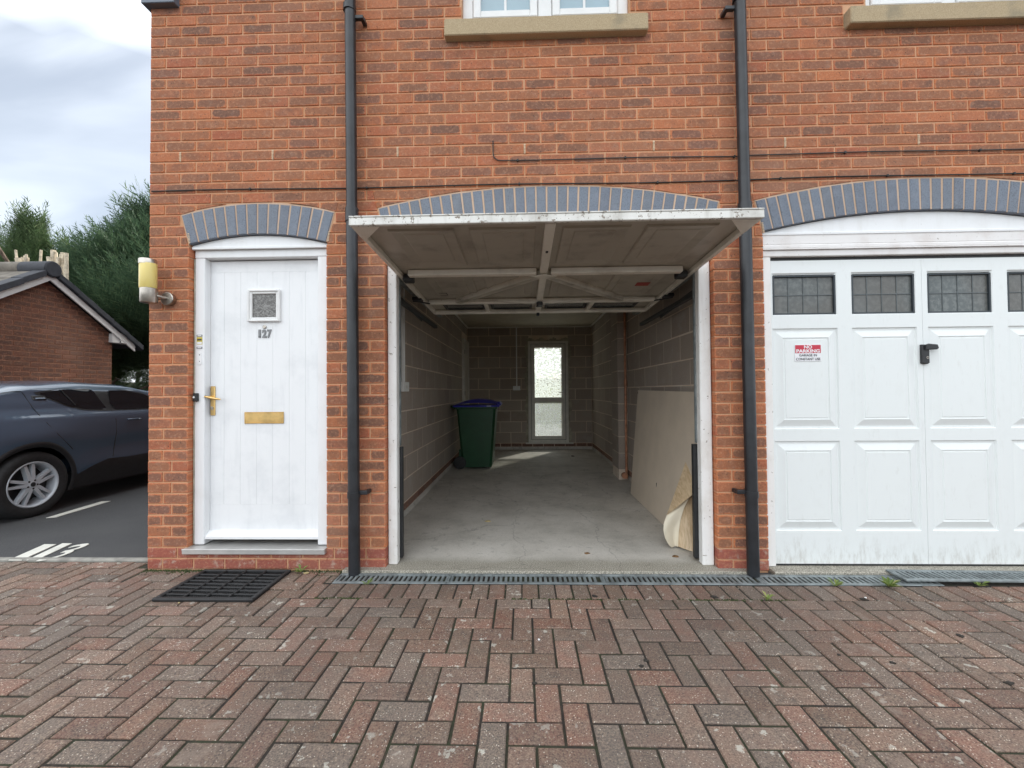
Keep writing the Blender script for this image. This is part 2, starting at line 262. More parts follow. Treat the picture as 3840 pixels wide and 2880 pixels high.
MAT['dry_leaf'] = plain('dry_leaf', (.22, .12, .05), .8, 0, .4, 40); MAT['straw'] = plain('straw', (.46, .36, .18), .8); MAT['grit'] = brick_mat('grit', [(0, (.03, .025, .02)), (.5, (.12, .09, .06)), (.8, (.30, .24, .16)), (1, (.5, .46, .4))], [(0, (.03, .025, .02)), (1, (.1, .08, .06))], .3, False)
MAT['debris'] = plain('dark_debris', (.03, .025, .02), .9)
MAT['road_paint'] = painted('road_paint', (.72, .71, .64), (.35, .34, .31), .4, .6, False, .3)
MAT['kerb'] = plain('concrete_edging', (.30, .29, .26), .9, 0, .3, 12, .5, 90)
MAT['patio'] = plain('patio_concrete', (.17, .165, .155), .9, 0, .35, 3)
MAT['fascia'] = plain('dark_fascia', (.12, .15, .19), .4, 0, .1)
# brick-pattern sheet for faces the photograph does not show
m = M('far_brick'); bt = m.n('ShaderNodeTexBrick'); bt.inputs['Scale'].default_value = 1.; bt.inputs['Brick Width'].default_value = .225; bt.inputs['Row Height'].default_value = .0765; bt.inputs['Mortar Size'].default_value = .005
sw = m.n('ShaderNodeSeparateXYZ'); m.l(m.P(), sw.inputs[0]); cb = m.n('ShaderNodeCombineXYZ'); m.l(m.math('ADD', sw.outputs[0], sw.outputs[1]), cb.inputs[0]); m.l(sw.outputs[2], cb.inputs[1]); m.l(cb.outputs[0], bt.inputs[0])
bt.inputs['Color1'].default_value = (.24, .09, .05, 1); bt.inputs['Color2'].default_value = (.15, .065, .045, 1); bt.inputs['Mortar'].default_value = (.28, .16, .10, 1); MAT['far_brick'] = m.set(bt.outputs[0], .9)

# ------------------------------------------------------------------ mesh helpers
class MB:
    def __init__(s): s.v = []; s.f = []; s.uv = None; s.hf = None
    def add(s, vs, fs):
        o = len(s.v); s.v += [tuple(map(float, p)) for p in vs]; s.f += [tuple(i+o for i in f) for f in fs]; return s
    def box(s, x0, x1, y0, y1, z0, z1, b=0.):
        if x1 < x0: x0, x1 = x1, x0
        if y1 < y0: y0, y1 = y1, y0
        if z1 < z0: z0, z1 = z1, z0
        b = min(b, (x1-x0)*.45, (y1-y0)*.45, (z1-z0)*.45)
        if b <= 0:
            v = [(x, y, z) for z in (z0, z1) for y in (y0, y1) for x in (x0, x1)]
            return s.add(v, [(0, 2, 3, 1), (4, 5, 7, 6), (0, 1, 5, 4), (2, 6, 7, 3), (0, 4, 6, 2), (1, 3, 7, 5)])
        v = []; ix = {}
        X, Y, Z = (x0, x1), (y0, y1), (z0, z1); sg = (1, -1)
        for i in (0, 1):
            for j in (0, 1):
                for k in (0, 1):
                    for ax in range(3):
                        p = [X[i]+sg[i]*b, Y[j]+sg[j]*b, Z[k]+sg[k]*b]; p[ax] = (X[i], Y[j], Z[k])[ax]
                        ix[i, j, k, ax] = len(v); v.append(p)
        f = []
        for ax in range(3):
            o1, o2 = [(1, 2), (2, 0), (0, 1)][ax]
            for e in (0, 1):
                q = []
                for a, c in ((0, 0), (1, 0), (1, 1), (0, 1)):
                    t = [0, 0, 0]; t[ax] = e; t[o1] = a; t[o2] = c; q.append(ix[(*t, ax)])
                f.append(tuple(q) if e else tuple(q[::-1]))
        for ax in range(3):
            o1, o2 = [(1, 2), (2, 0), (0, 1)][ax]
            for a in (0, 1):
                for c in (0, 1):
                    t0, t1 = [0, 0, 0], [0, 0, 0]; t0[o1] = t1[o1] = a; t0[o2] = t1[o2] = c; t1[ax] = 1
                    q = [ix[(*t0, o1)], ix[(*t1, o1)], ix[(*t1, o2)], ix[(*t0, o2)]]
                    f.append(tuple(q) if (a == c) else tuple(q[::-1]))
        for i in (0, 1):
            for j in (0, 1):
                for k in (0, 1):
                    q = [ix[i, j, k, a] for a in range(3)]; f.append(tuple(q) if (i+j+k) % 2 else tuple(q[::-1]))
        return s.add(v, f)
    def tube(s, path, r, n=10, cap=True):
        P = [Vector(p) for p in path]; rr = r if isinstance(r, (list, tuple)) else [r]*len(P); v = []; u = None
        for i, p in enumerate(P):
            t = (P[min(i+1, len(P)-1)]-P[max(i-1, 0)]).normalized()
            if u is None: u = t.cross(Vector((0, 0, 1)) if abs(t.z) < .9 else Vector((1, 0, 0))).normalized()
            u = (u-t*u.dot(t)).normalized(); b = t.cross(u)
            for k in range(n):
                a = 2*math.pi*k/n; v.append(p+u*(rr[i]*math.cos(a))+b*(rr[i]*math.sin(a)))
        f = []
        for i in range(len(P)-1):
            for k in range(n):
                a, b2 = i*n+k, i*n+(k+1) % n; f.append((a, b2, b2+n, a+n))
        if cap: f.append(tuple(range(n))[::-1]); f.append(tuple(range((len(P)-1)*n, len(P)*n)))
        return s.add(v, f)
    def lathe(s, prof, org, axis='z', n=24):
        v = []
        for (r, h) in prof:
            for k in range(n):
                a = 2*math.pi*k/n; c, d = r*math.cos(a), r*math.sin(a)
                q = {'z': (c, d, h), 'x': (h, c, d), 'y': (d, h, c)}[axis]; v.append((org[0]+q[0], org[1]+q[1], org[2]+q[2]))
        f = []
        for i in range(len(prof)-1):
            for k in range(n): f.append((i*n+k, i*n+(k+1) % n, (i+1)*n+(k+1) % n, (i+1)*n+k))
        return s.add(v, f)
    def prism(s, poly, mp, depth, ch=0.):
        """polygon (CCW) extruded away from the viewer; mp(a,b,d) -> xyz; chamfered front edge"""
        n = len(poly); inn = inset(poly, ch) if ch else poly; v = []
        v += [mp(a, b, 0.) for a, b in inn]
        if ch: v += [mp(a, b, ch) for a, b in poly]
        v += [mp(a, b, depth) for a, b in poly]
        f = [tuple(range(n))]; L = 3 if ch else 2
        for k in range(L-1):
            for i in range(n): j = (i+1) % n; f.append((k*n+j, k*n+i, (k+1)*n+i, (k+1)*n+j))
        f.append(tuple(range((L-1)*n, L*n))[::-1])
        return s.add(v, f)
    def grid(s, fn, nu, nv, flip=False):
        v = [fn(i/nu, j/nv) for j in range(nv+1) for i in range(nu+1)]; f = []
        for j in range(nv):
            for i in range(nu):
                a = j*(nu+1)+i; q = (a, a+1, a+nu+2, a+nu+1); f.append(q[::-1] if flip else q)
        return s.add(v, f)
    def xf(s, fn): s.v = [tuple(fn(*p)) for p in s.v]; return s
    def mesh(s, name, smooth=False):
        me = bpy.data.meshes.new(name); me.from_pydata(s.v, [], s.f); me.update()
        if smooth:
            me.polygons.foreach_set('use_smooth', [True]*len(me.polygons))
            try: me.set_sharp_from_angle(angle=R(38))
            except Exception: pass
        return me
def inset(poly, d):
    n = len(poly); out = []
    for i in range(n):
        p0, p1, p2 = Vector(poly[i-1]), Vector(poly[i]), Vector(poly[(i+1) % n])
        e1, e2 = (p1-p0), (p2-p1)
        if e1.length < 1e-6 or e2.length < 1e-6: out.append(tuple(p1)); continue
        n1 = Vector((-e1.y, e1.x)).normalized(); n2 = Vector((-e2.y, e2.x)).normalized(); b = n1+n2
        if b.length < 1e-6: out.append(tuple(p1)); continue
        b.normalize(); k = d/max(.35, b.dot(n1)); out.append((p1.x+b.x*k, p1.y+b.y*k))
    return out
def clip(poly, a, b, c):
    """keep a*x+b*y+c >= 0"""
    out = []
    for i in range(len(poly)):
        p, q = poly[i-1], poly[i]; dp, dq = a*p[0]+b*p[1]+c, a*q[0]+b*q[1]+c
        if (dp >= 0) != (dq >= 0): t = dp/(dp-dq); out.append((p[0]+t*(q[0]-p[0]), p[1]+t*(q[1]-p[1])))
        if dq >= 0: out.append(q)
    res = []
    for p in out:
        if not res or math.dist(p, res[-1]) > 1e-4: res.append(p)
    if len(res) > 1 and math.dist(res[0], res[-1]) < 1e-4: res.pop()
    return res if len(res) > 2 else []
def area(p): return .5*sum(p[i-1][0]*p[i][1]-p[i][0]*p[i-1][1] for i in range(len(p)))
def rect(x0, x1, z0, z1): return [(x0, z0), (x1, z0), (x1, z1), (x0, z1)]

def link(name, me, mat=None, parent=None, loc=None, kind=None, label=None):
    o = bpy.data.objects.new(name, me); COL.objects.link(o)
    if mat is not None and me is not None and not me.materials: me.materials.append(MAT[mat] if isinstance(mat, str) else mat)
    if parent is not None:
        o.parent = parent
        if parent.type == 'EMPTY': o.matrix_parent_inverse = parent.matrix_basis.inverted()
    if loc is not None: o.location = loc
    if kind: o['kind'] = kind
    if label: o['label'] = label
    return o
def obj(name, mb, mat, parent=None, smooth=False, **k): return link(name, mb.mesh(name, smooth), mat, parent, **k)
def tag(o, label, cat, group=None):
    o['label'] = label; o['category'] = cat
    if group: o['group'] = group
    return o
def thing(name, label, cat, loc=(0, 0, 0), group=None):
    o = bpy.data.objects.new(name, None); COL.objects.link(o); o.location = loc; o.empty_display_size = .1
    bpy.context.view_layer.update() if False else None
    o.matrix_basis = Matrix.Translation(loc); return tag(o, label, cat, group)
def struct(name, mb, mat, smooth=False): return obj(name, mb, mat, None, smooth, kind='structure')

# planes: (a, b, depth) -> world
def FRONT(y): return lambda a, b, d: (a, y+d, b)
def FACEX(x): return lambda a, b, d: (x-d, a, b)          # faces +X
def FACENX(x): return lambda a, b, d: (x+d, -a, b)        # faces -X, a = -y
def TOP(z): return lambda a, b, d: (a, b, z-d)

_cache = {}
def unit_mesh(name, poly, plane, depth, ch, mat):
    """shared mesh of a piece whose centre is the origin, with UV = place on the face, half = half size"""
    key = (name, plane, tuple((round(a, 3), round(b, 3)) for a, b in poly), mat)
    if key in _cache: return _cache[key]
    mp = {'front': FRONT(0), 'px': FACEX(0), 'nx': FACENX(0), 'top': TOP(0)}[plane]
    mb = MB().prism(poly, mp, depth, ch); me = mb.mesh(name); uv_piece(me, plane, [poly_half(poly)]*len(me.loops), None); me.materials.append(MAT[mat]); _cache[key] = me; return me
def poly_half(p): return (max(abs(a) for a, b in p), max(abs(b) for a, b in p))
def uv_piece(me, plane, halves, centres):
    u1 = me.uv_layers.new(name='UVMap'); u2 = me.uv_layers.new(name='half')
    ia, ib = {'front': (0, 2), 'px': (1, 2), 'nx': (1, 2), 'top': (0, 1)}[plane]
    for l in me.loops:
        c = me.vertices[l.vertex_index].co; cc = centres[l.index] if centres else (0, 0)
        u1.data[l.index].uv = (c[ia]-cc[0], c[ib]-cc[1]); u2.data[l.index].uv = halves[l.index]
CAMP = np.array((2.6774, -2.9334, 1.2201)); CAMM = np.array((rx, fy, uz)).T
def seen(p):
    d = (np.array(p)-CAMP)@CAMM
    if d[1] < .2: return None
    u, v = 512+421.05*d[0]/d[1], 384-421.05*d[2]/d[1]
    return (u, v, d[1]) if -30 < u < 1054 and -30 < v < 798 else None
def lay(pieces, name, plane, base, parent, depth, ch, limit=300, jit=.0012, djit=.0015, world=None, tilt=.0035):
    """pieces: (poly, mat). The `limit` that show largest become objects, the rest one mass per material."""
    mpw = world; rec = []
    for poly, mat in pieces:
        A = area(poly)
        if A < .0006: continue
        cx = .5*(min(a for a, b in poly)+max(a for a, b in poly)); cz = .5*(min(b for a, b in poly)+max(b for a, b in poly))
        s = seen(mpw(cx, cz, 0)); fore = 1.
        if s is None: k = -1
        else:
            c = np.array(mpw(cx, cz, 0)); nrm = c-np.array(mpw(cx, cz, 1)); v = CAMP-c; fore = abs(nrm@v)/np.linalg.norm(v); k = A*fore/s[2]**2
        rec.append((k, poly, mat, cx, cz))
    rec.sort(key=lambda r: -r[0]); single = [r for r in rec[:limit] if r[0] > 0]; rest = rec[len(single):]
    for k, poly, mat, cx, cz in single:
        pl = [(round(a-cx, 4), round(b-cz, 4)) for a, b in poly]; me = unit_mesh(name, pl, plane, depth, ch, mat)
        d = random.uniform(-djit, djit); o_ = link(name, me, None, parent, loc=mpw(cx+random.uniform(-jit, jit), cz+random.uniform(-jit, jit), d)); o_.rotation_euler = [random.gauss(0, tilt) for _ in range(3)]
    for mat in sorted({r[2] for r in rest}):
        mb = MB(); hv = []; ce = []
        for k, poly, mt, cx, cz in rest:
            if mt != mat: continue
            d = random.uniform(-djit, djit); j1, j2 = random.uniform(-jit, jit), random.uniform(-jit, jit)
            f0 = len(mb.f); mb.prism([(a+j1, b+j2) for a, b in poly], lambda a, b, dd: mpw(a, b, dd+d), depth, ch)
            nl = sum(len(f) for f in mb.f[f0:]); w0 = np.array(mpw(cx+j1, cz+j2, 0)); ia, ib = {'front': (0, 2), 'px': (1, 2), 'nx': (1, 2), 'top': (0, 1)}[plane]
            hv += [poly_half([(a-cx, b-cz) for a, b in poly])]*nl; ce += [(w0[ia], w0[ib])]*nl
        me = mb.mesh(name); uv_piece(me, plane, hv, ce); link(name, me, mat, parent, kind='stuff')

def text_mesh(body, size, extrude=.0015, align='CENTER', offset=0., space=1.):
    c = bpy.data.curves.new('lettering', 'FONT'); c.body = body; c.size = size; c.extrude = extrude; c.align_x = align; c.offset = offset; c.space_character = space; c.resolution_u = 3
    o = bpy.data.objects.new('lettering', c); COL.objects.link(o); dg = bpy.context.evaluated_depsgraph_get(); me = bpy.data.meshes.new_from_object(o.evaluated_get(dg)); bpy.data.objects.remove(o); bpy.data.curves.remove(c); me.materials.clear(); return me
def text(name, body, size, loc, mat, parent, plane='front', extrude=.001, offset=0., space=1., width=None):
    me = text_mesh(body, size, extrude, offset=offset, space=space)
    xs = [v.co.x for v in me.vertices]; sx = 1. if width is None else width/(max(xs)-min(xs))
    for v in me.vertices:
        x, y, z = v.co; x *= sx
        v.co = (loc[0]+x, loc[1]-z, loc[2]+y) if plane == 'front' else (loc[0]+x, loc[1]+y, loc[2]+z)
    return link(name, me, mat, parent)

GZ = -.02; CZ, CO = -.0208, .0765                                   # ground level; brick courses
# ================================================================== SETTING
a = MB(); a.box(-60, 60, -60, 70, -.4, -.032); struct('ground', a, 'asphalt')
# asphalt parking area to the left of the house
a = MB(); a.box(-20, -.02, .19, 14, -.03, GZ+.004); struct('parking_area', a, 'asphalt')
# ---- paved driveway
drive = struct('driveway', MB().box(-9, 12, -9, -.03, -.05, GZ-.0062).box(-9, -.012, -.03, .135, -.05, GZ-.0062), 'moss')
pv = []; U = .104; J = .0050; Y0 = -.396
def addp(x0, x1, y0, y1, region):
    p = rect(x0+J, x1-J, y0+J, y1-J)
    for c in region: p = clip(p, *c) if p else p
    if p and area(p) > .0012: pv.append((p, 'paver'))
AX = 1.985                                                             # a horizontal paver starts here in the fourth row
for j in range(-30, 9):                                                # j = row, counted towards the camera
    for i in range(-80, 80):
        d = (i-(-j))%4 if False else (i+j) % 4
        x = AX+(i)*U; yt = Y0-(-j-1)*0-(0)*0
        y1 = Y0+(j+4)*U; y0 = y1-U                                     # row j=-4 lies directly under Y0
        k = (i+j+7) % 4
        if k == 0: q = (x, x+2*U, y0, y1)
        elif k == 2: q = (x, x+U, y0, y1+U)
        else: continue
        if q[1] < -6.5 or q[0] > 8.8 or q[3] < -3.2: continue
        cxm = (q[0]+q[1])/2
        if cxm < 0: addp(*q, [(0, -1, .13)]+([(-1, 0, -.012)] if q[3] > -.026 else []))
        elif cxm < 1.30: addp(*q, [(0, -1, -.026)]+([(-1, 0, 1.301)] if q[3] > Y0+.01 else [])+([(1, 0, 0.)] if q[3] > -.026 else []))
        else:
            addp(*q, [(0, -1, Y0)])
            if q[3] > Y0+.01 and q[0] < 1.30: addp(*q, [(0, 1, -Y0), (0, -1, -.026), (-1, 0, 1.301)])
        if q[1] > 1.301 and q[3] > -.209: addp(*q, [(0, -1, -.026), (1, 0, -1.302), (-1, 0, 1.408), (0, 1, .209)])
x = 1.305
while x < 8.8: pv.append((rect(x+J, x+U-J, Y0+J, -.212), 'paver')); x += U
lay(pv, 'paver', 'top', None, drive, .03, .0045, 300, .0016, .0024, TOP(GZ), .006)
# concrete edging between pavers and asphalt, painted bay number and line
struct('edging_kerb', MB().box(-20, -.02, .135, .185, -.06, GZ+.012, .006), 'kerb')
def mark(name, polys):
    mb = MB()
    for p in polys: mb.prism(p, TOP(GZ+.010), .005)
    return struct(name, mb, 'road_paint')
# ------------------------------------------------------------------ garage floor
struct('garage_floor', MB().box(1.42, 4.2, -.056, 6.0, -.2, 0., .004).box(4.345, 6.9, -.056, .5, -.2, -.002, .004), 'floor')

# ================================================================== HOUSE
house = thing('brick_house', 'red brick house with a white front door and two arched garage openings', 'house', (0, 0, GZ))
ARCH = {'door': (.29, 1.287, 2.29, .068), 'g1': (1.705, 3.995, 2.31, .13), 'g2': (4.338, 6.54, 2.31, .13)}
def circ(x0, x1, zs, s): c = (x1-x0)/2; r = (c*c+s*s)/(2*s); return (x0+x1)/2, zs+s-r, r, math.asin(c/r)
ext = {}
for k, v in ARCH.items():
    cx, cz, r, al = circ(*v); ro = r+.215
    ext[k] = dict(cx=cx, cz=cz, r=r, ro=ro, al=al, xi=(v[0], v[1]), xo=(cx-ro*math.sin(al), cx+ro*math.sin(al)), zs=v[2], zo=cz+ro*math.cos(al))
WIN = [(2.26, 3.45, 3.86), (5.07, 6.3, 3.86)]; SILL = [(2.146, 3.558), (4.919, 6.45)]; SZ0, SZ1 = 3.70, 3.85
TOPZ = 4.16
bricks = []
def brick(poly, mat): bricks.append((poly, mat))
def row(k): return CZ+CO*k+.005, CZ+CO*(k+1)-.005
def segs(k, x0, x1, cuts):
    """bricks of one course between x0 and x1 with joints at the given inner positions"""
    xs = [x0]+cuts+[x1]
    return [(xs[i]+(.005 if i else 0), xs[i+1]-(.005 if i < len(xs)-2 else 0)) for i in range(len(xs)-1)]
for k in range(0, 30):                                                 # piers between the openings
    z0, z1 = row(k); m_ = 'plinth' if k < 2 else 'brick'; A = k % 2 == 0
    piers = [(0., .29, [.108] if A else [.17]), (1.287, 1.705, [1.392, 1.597] if A else [1.496]), (3.995, 4.338, [4.10] if A else [4.215])]
    if k < 2: piers[0:2] = [(0., 1.705, [.1075+.225*i for i in range(8) if .1075+.225*i < 1.66] if A else [.215+.225*i for i in range(7)])]
    for x0, x1, cuts in piers:
        for a0, a1 in segs(k, x0, x1, cuts): brick(rect(a0, a1, z0, z1), m_)
def split_brick(x0, x1, z0, z1):
    """brick polygons left after cutting out arches, openings, sills and windows"""
    polys = [rect(x0, x1, z0, z1)]
    for e in ext.values():
        out = []
        for p in polys:
            if max(a for a, b in p) < e['xo'][0]-.02 or min(a for a, b in p) > e['xo'][1]+.02 or z0 > e['cz']+e['ro']: out.append(p); continue
            sa, ca = math.sin(e['al']), math.cos(e['al'])
            # beyond the skewbacks (radial lines through the arch centre)
            out.append(clip(p, -ca, -sa, ca*e['cx']+sa*e['cz']-.008)); out.append(clip(p, ca, -sa, -ca*e['cx']+sa*e['cz']-.008))
            q = clip(clip(p, 1, 0, -e['xo'][0]), -1, 0, e['xo'][1]); q = clip(clip(p, ca, sa, -ca*e['cx']-sa*e['cz']+.008), -ca, sa, ca*e['cx']-sa*e['cz']+.008) if p else []
            if q:                                                      # above the extrados
                lo, hi = min(a for a, b in q), max(a for a, b in q); xm = (lo+hi)/2; dx = max(-.98, min(.98, (xm-e['cx'])/(e['ro']+.008))); th = math.asin(dx)
                for t in (th-.02, th, th+.02) if e['ro'] < 3 else (th-.012, th, th+.012):
                    q = clip(q, math.sin(t), math.cos(t), -math.sin(t)*e['cx']-math.cos(t)*e['cz']-(e['ro']+.008)) if q else q
                out.append(q)
        polys = [p for p in out if p and area(p) > .0006]
    for (a, b, zb), (s0, s1) in zip(WIN, SILL):
        out = []
        for p in polys:
            pz0, pz1 = min(q[1] for q in p), max(q[1] for q in p); zm = (pz0+pz1)/2
            lo, hi = (s0-.006, s1+.006) if SZ0 < zm < SZ1 else (a-.002, b+.002) if zm >= SZ1 else (None, None)
            if lo is None: out.append(p); continue
            out.append(clip(p, -1, 0, lo)); out.append(clip(p, 1, 0, -hi))
        polys = [p for p in out if p and area(p) > .0006]
    return polys
for k in range(30, 55):
    z0, z1 = row(k); x = 0. if k % 2 == 0 else -.1125
    while x < 6.9:
        a0, a1 = max(0., x+(.005 if x > 0.01 else 0)), x+.22
        for p in split_brick(a0, a1, z0, z1):
            if min(b for a, b in p) < 2.31 and False: continue
            brick(p, 'brick')
        x += .225
# front wall: mortar bed and inner leaf, arched over the openings
wl = MB(); xs = set([-.0, 6.9])
brk = sorted({0., 6.9, *[e['xi'][i]+(-.004, .004)[i] for e in ext.values() for i in (0, 1)], *[e['xi'][0]+(e['xi'][1]-e['xi'][0])*t/16 for e in ext.values() for t in range(1, 16)], *[w[i] for w in WIN for i in (0, 1)]})
def lowz(x):
    for e in ext.values():
        if e['xi'][0]-.005 <= x <= e['xi'][1]+.005: dx = min(abs(x-e['cx']), e['r']*math.sin(e['al'])); return e['cz']+math.sqrt(e['r']**2-dx*dx)+.004
    return None
for x0, x1 in zip(brk[:-1], brk[1:]):
    xm = (x0+x1)/2; ins = lowz(xm) is not None
    l0, l1 = (lowz(x0) or lowz(xm), lowz(x1) or lowz(xm)) if ins else (-.3, -.3)
    if l0 is None or l1 is None: l0 = l1 = -.3
    spans = [(l0, l1, 5.3)]
    for a_, b_, zb in WIN:
        if a_ <= xm <= b_: spans = [(l0, l1, zb-.02), (5.0, 5.0, 5.3)]
    for za_, zb_, zt in spans: wl.prism([(x0, za_), (x1, zb_), (x1, zt), (x0, zt)], FRONT(.0062), .0948)
for x0, x1 in ((.29, .99), (.99, 1.287)): wl.box(x0, x1, .006, .30, -.3, .125)            # brickwork below the door threshold
wall = obj('front_wall', wl, 'mortar', house)
lay(bricks, 'brick', 'front', None, wall, .1, .0035, 300, .001, .0014, FRONT(0))
# weep vents
for x in (.225, .9, 1.8, 2.7, 3.6, 4.5, 5.4):
    z0, z1 = row(38); mb = MB().box(x-.0055, x+.0055, -.001, .02, z0-.002, z1+.002, .001)
    for i in range(6): mb.box(x-.007, x+.007, -.004, .004, z0+.004+i*.0105, z0+.009+i*.0105)
    obj('weep_vent', mb, 'vent', wall)
for sx, zt in ((.298, 2.345), (1.30, 2.34), (4.342, 2.345)):                                # vents at the arch ends
    mb = MB()
    for i in range(7): mb.box(sx-.006-i*.0015*(1 if sx < 1 or sx > 4 else -1), sx+.006-i*.0015*(1 if sx < 1 or sx > 4 else -1), -.004, .01, zt-.045+i*.0105, zt-.039+i*.0105)
    obj('weep_vent', mb, 'vent', wall)
# arches of blue brick on end
for key, nv in (('door', 14), ('g1', 32), ('g2', 31)):
    e = ext[key]; mb = MB()
    for t in range(24):                                                # mortar behind the voussoirs
        a0, a1 = -e['al']+2*e['al']*t/24, -e['al']+2*e['al']*(t+1)/24
        P = lambda r, t_: (e['cx']+r*math.sin(t_), e['cz']+r*math.cos(t_))
        mb.prism([P(e['r']+.003, a0), P(e['r']+.003, a1), P(e['ro']+.010, a1), P(e['ro']+.010, a0)], FRONT(.0035), .09)
    ar = obj('door_arch' if key == 'door' else 'garage_arch', mb, 'mortar_arch', house)
    for t in range(nv):
        g = .0045; pc = []
        for rr, sgn in ((e['r'], -1), (e['r'], 1), (e['ro'], 1), (e['ro'], -1)):
            am = -e['al']+2*e['al']*(t+(0 if sgn < 0 else 1))/nv; am += -sgn*(g if rr == e['r'] else g*1.25)/rr
            pc.append((e['cx']+rr*math.sin(am), e['cz']+rr*math.cos(am)))
        cx = sum(p[0] for p in pc)/4; cz = sum(p[1] for p in pc)/4
        me = unit_mesh('arch_brick', [(a-cx, b-cz) for a, b in pc], 'front', .1, .004, 'blue_brick')
        link('arch_brick', me, None, ar, loc=(cx, random.uniform(-.002, .001), cz+random.uniform(-.001, .001)))
# arched white boards over the openings
for key, yy, zb in (('door', .03, 2.272), ('g1', .03, 2.30), ('g2', .03, 2.30)):
    e = ext[key]; mb = MB(); n = 20; x0, x1 = e['xi'][0]+.006, e['xi'][1]-.006
    for t in range(n):
        a0, a1 = x0+(x1-x0)*t/n, x0+(x1-x0)*(t+1)/n; zt = lambda x: e['cz']+math.sqrt(e['r']**2-(x-e['cx'])**2)-.004
        mb.prism([(a0, zb), (a1, zb), (a1, zt(a1)), (a0, zt(a0))], FRONT(yy), .03)
    bo = obj('arch_board', mb, 'white_frame', house); obj('bead', MB().box(x0-.002, x1+.002, yy-.008, yy+.01, zb-.012, zb+.008, .003), 'white_frame', bo)
# ---- front door
fr = MB().box(.298, .371, .05, .19, .135, 2.205, .004).box(1.20, 1.286, .05, .19, .135, 2.205, .004).box(.298, 1.286, .048, .19, 2.2052, 2.265, .004)
fr.box(.375, .386, .15, .19, .14, 2.2).box(1.185, 1.198, .15, .19, .14, 2.2)
frame = obj('door_frame', fr, 'white_frame', house)
obj('frame_seal', MB().box(.293, .299, .045, .06, .14, 2.2, .002).box(.29, 1.287, .045, .06, 2.262, 2.271), 'render_smear', frame)
ds = MB().box(.3725, 1.199, .118, .15, .168, 2.198)                     # backing slab; the planks lie on it
door = obj('front_door', ds, 'white_door', house)
pl_x = [.3725, .475, .597, .719, .838, .961, 1.082, 1.199]; z_lo, z_hi = .41, 2.115
for i in range(7):
    x0, x1 = pl_x[i]+(.0003 if i else 0), pl_x[i+1]-(.0003 if i < 6 else 0); obj('plank', MB().box(x0, x1, .107, .119, z_lo, z_hi, .0007), 'white_door', door)
obj('rail', MB().box(.3725, 1.199, .10695, .119, z_hi+.0003, 2.197, .0004), 'white_door', door); obj('rail', MB().box(.3725, 1.199, .10695, .119, .17, z_lo-.0003, .0004), 'white_door', door)
def ring(x0, x1, z0, z1, wd, y0, y1, b=.004):
    return MB().box(x0, x0+wd, y0, y1, z0, z1, b).box(x1-wd, x1, y0, y1, z0, z1, b).box(x0+wd-.001, x1-wd+.001, y0+.0006, y1, z0+.0006, z0+wd, b).box(x0+wd-.001, x1-wd+.001, y0+.0006, y1, z1-wd, z1-.0006, b)
obj('glazing_frame', ring(.657, .900, 1.744, 1.982, .017, .084, .1065, .006), 'pvc', door); obj('glazing_frame', ring(.672, .885, 1.759, 1.967, .018, .092, .1065, .005), 'pvc', door)
obj('glass', MB().box(.688, .869, .1045, .1062, 1.775, 1.951), 'door_glass', door)
obj('door_viewer', MB().lathe([(0, .098), (.008, .097), (.013, .1), (.014, .108)], (.778, 0, 1.708), 'y', 16), 'steel', door, True)
for ch, xx in (('1', .741), ('2', .777), ('7', .812)):
    nmb = text('house_number', ch, .078, (xx, .104, 1.632), 'number', door, extrude=.003, offset=.0035, width=.032 if ch != '1' else .016)
obj('house_number', MB().box(.733, .750, .101, .107, 1.632, 1.637), 'number', door)
# brass letter plate, lever handle
lp = obj('letter_plate', ring(.630, .922, .998, 1.084, .009, .098, .108, .003), 'brass', door); obj('flap', MB().box(.638, .914, .101, .1065, 1.006, 1.077, .002).box(.641, .911, .0985, .104, 1.020, 1.0235, .001), 'brass', door)
dh = obj('door_handle', MB().box(.375, .412, .098, .108, 1.06, 1.275, .004), 'brass', door)
obj('lever', MB().tube([(.394, .1, 1.195), (.394, .055, 1.195)], .010, 10).tube([(.37, .052, 1.200), (.40, .05, 1.195), (.43, .05, 1.188), (.46, .052, 1.182), (.482, .06, 1.178)], [.006, .009, .009, .008, .005], 10), 'brass', door, True)
obj('lock_cylinder', MB().lathe([(0, .09), (.009, .09), (.009, .1)], (.394, 0, 1.118), 'y', 12).box(.388, .40, .093, .1, 1.098, 1.118, .003), 'steel', door)
# weather bar
wb = MB().prism([(0, .172), (.05, .172), (.05, .19), (.012, .222), (0, .222)], lambda a, b, d: (.372+d, .107-a, b), .826); obj('weather_bar', wb, 'white_frame', door)
obj('door_threshold', MB().box(.27, 1.286, -.028, .19, .094, .13, .004).box(.27, 1.286, -.0285, -.02, .118, .131, .002), 'alu', house)
# things on the frame: sticker, old bell base, black latch keep
st = MB().box(.312, .357, .0475, .0505, 1.545, 1.65, .001); s_ = tag(obj('warning_sticker', st, 'white_sign'), 'small yellow and white sticker on the white door frame above the old bell plate', 'sticker')
obj('print', MB().box(.3135, .3555, .0468, .048, 1.577, 1.631), 'yellow_print', s_); obj('print', MB().box(.3135, .3555, .0468, .048, 1.634, 1.648), 'black_print', s_); obj('print', MB().box(.3135, .3555, .0468, .048, 1.547, 1.560), 'black_print', s_); obj('print', MB().box(.318, .351, .0462, .047, 1.606, 1.617), 'black_print', s_)
obj('print', MB().box(.319, .350, .046, .0468, 1.638, 1.645), 'white_sign', s_); obj('print', MB().box(.319, .350, .046, .0468, 1.550, 1.557), 'white_sign', s_); obj('print', MB().box(.3165, .3525, .0462, .0468, 1.58, 1.596), 'white_sign', s_)
bp = MB()
for k_ in range(12): pass
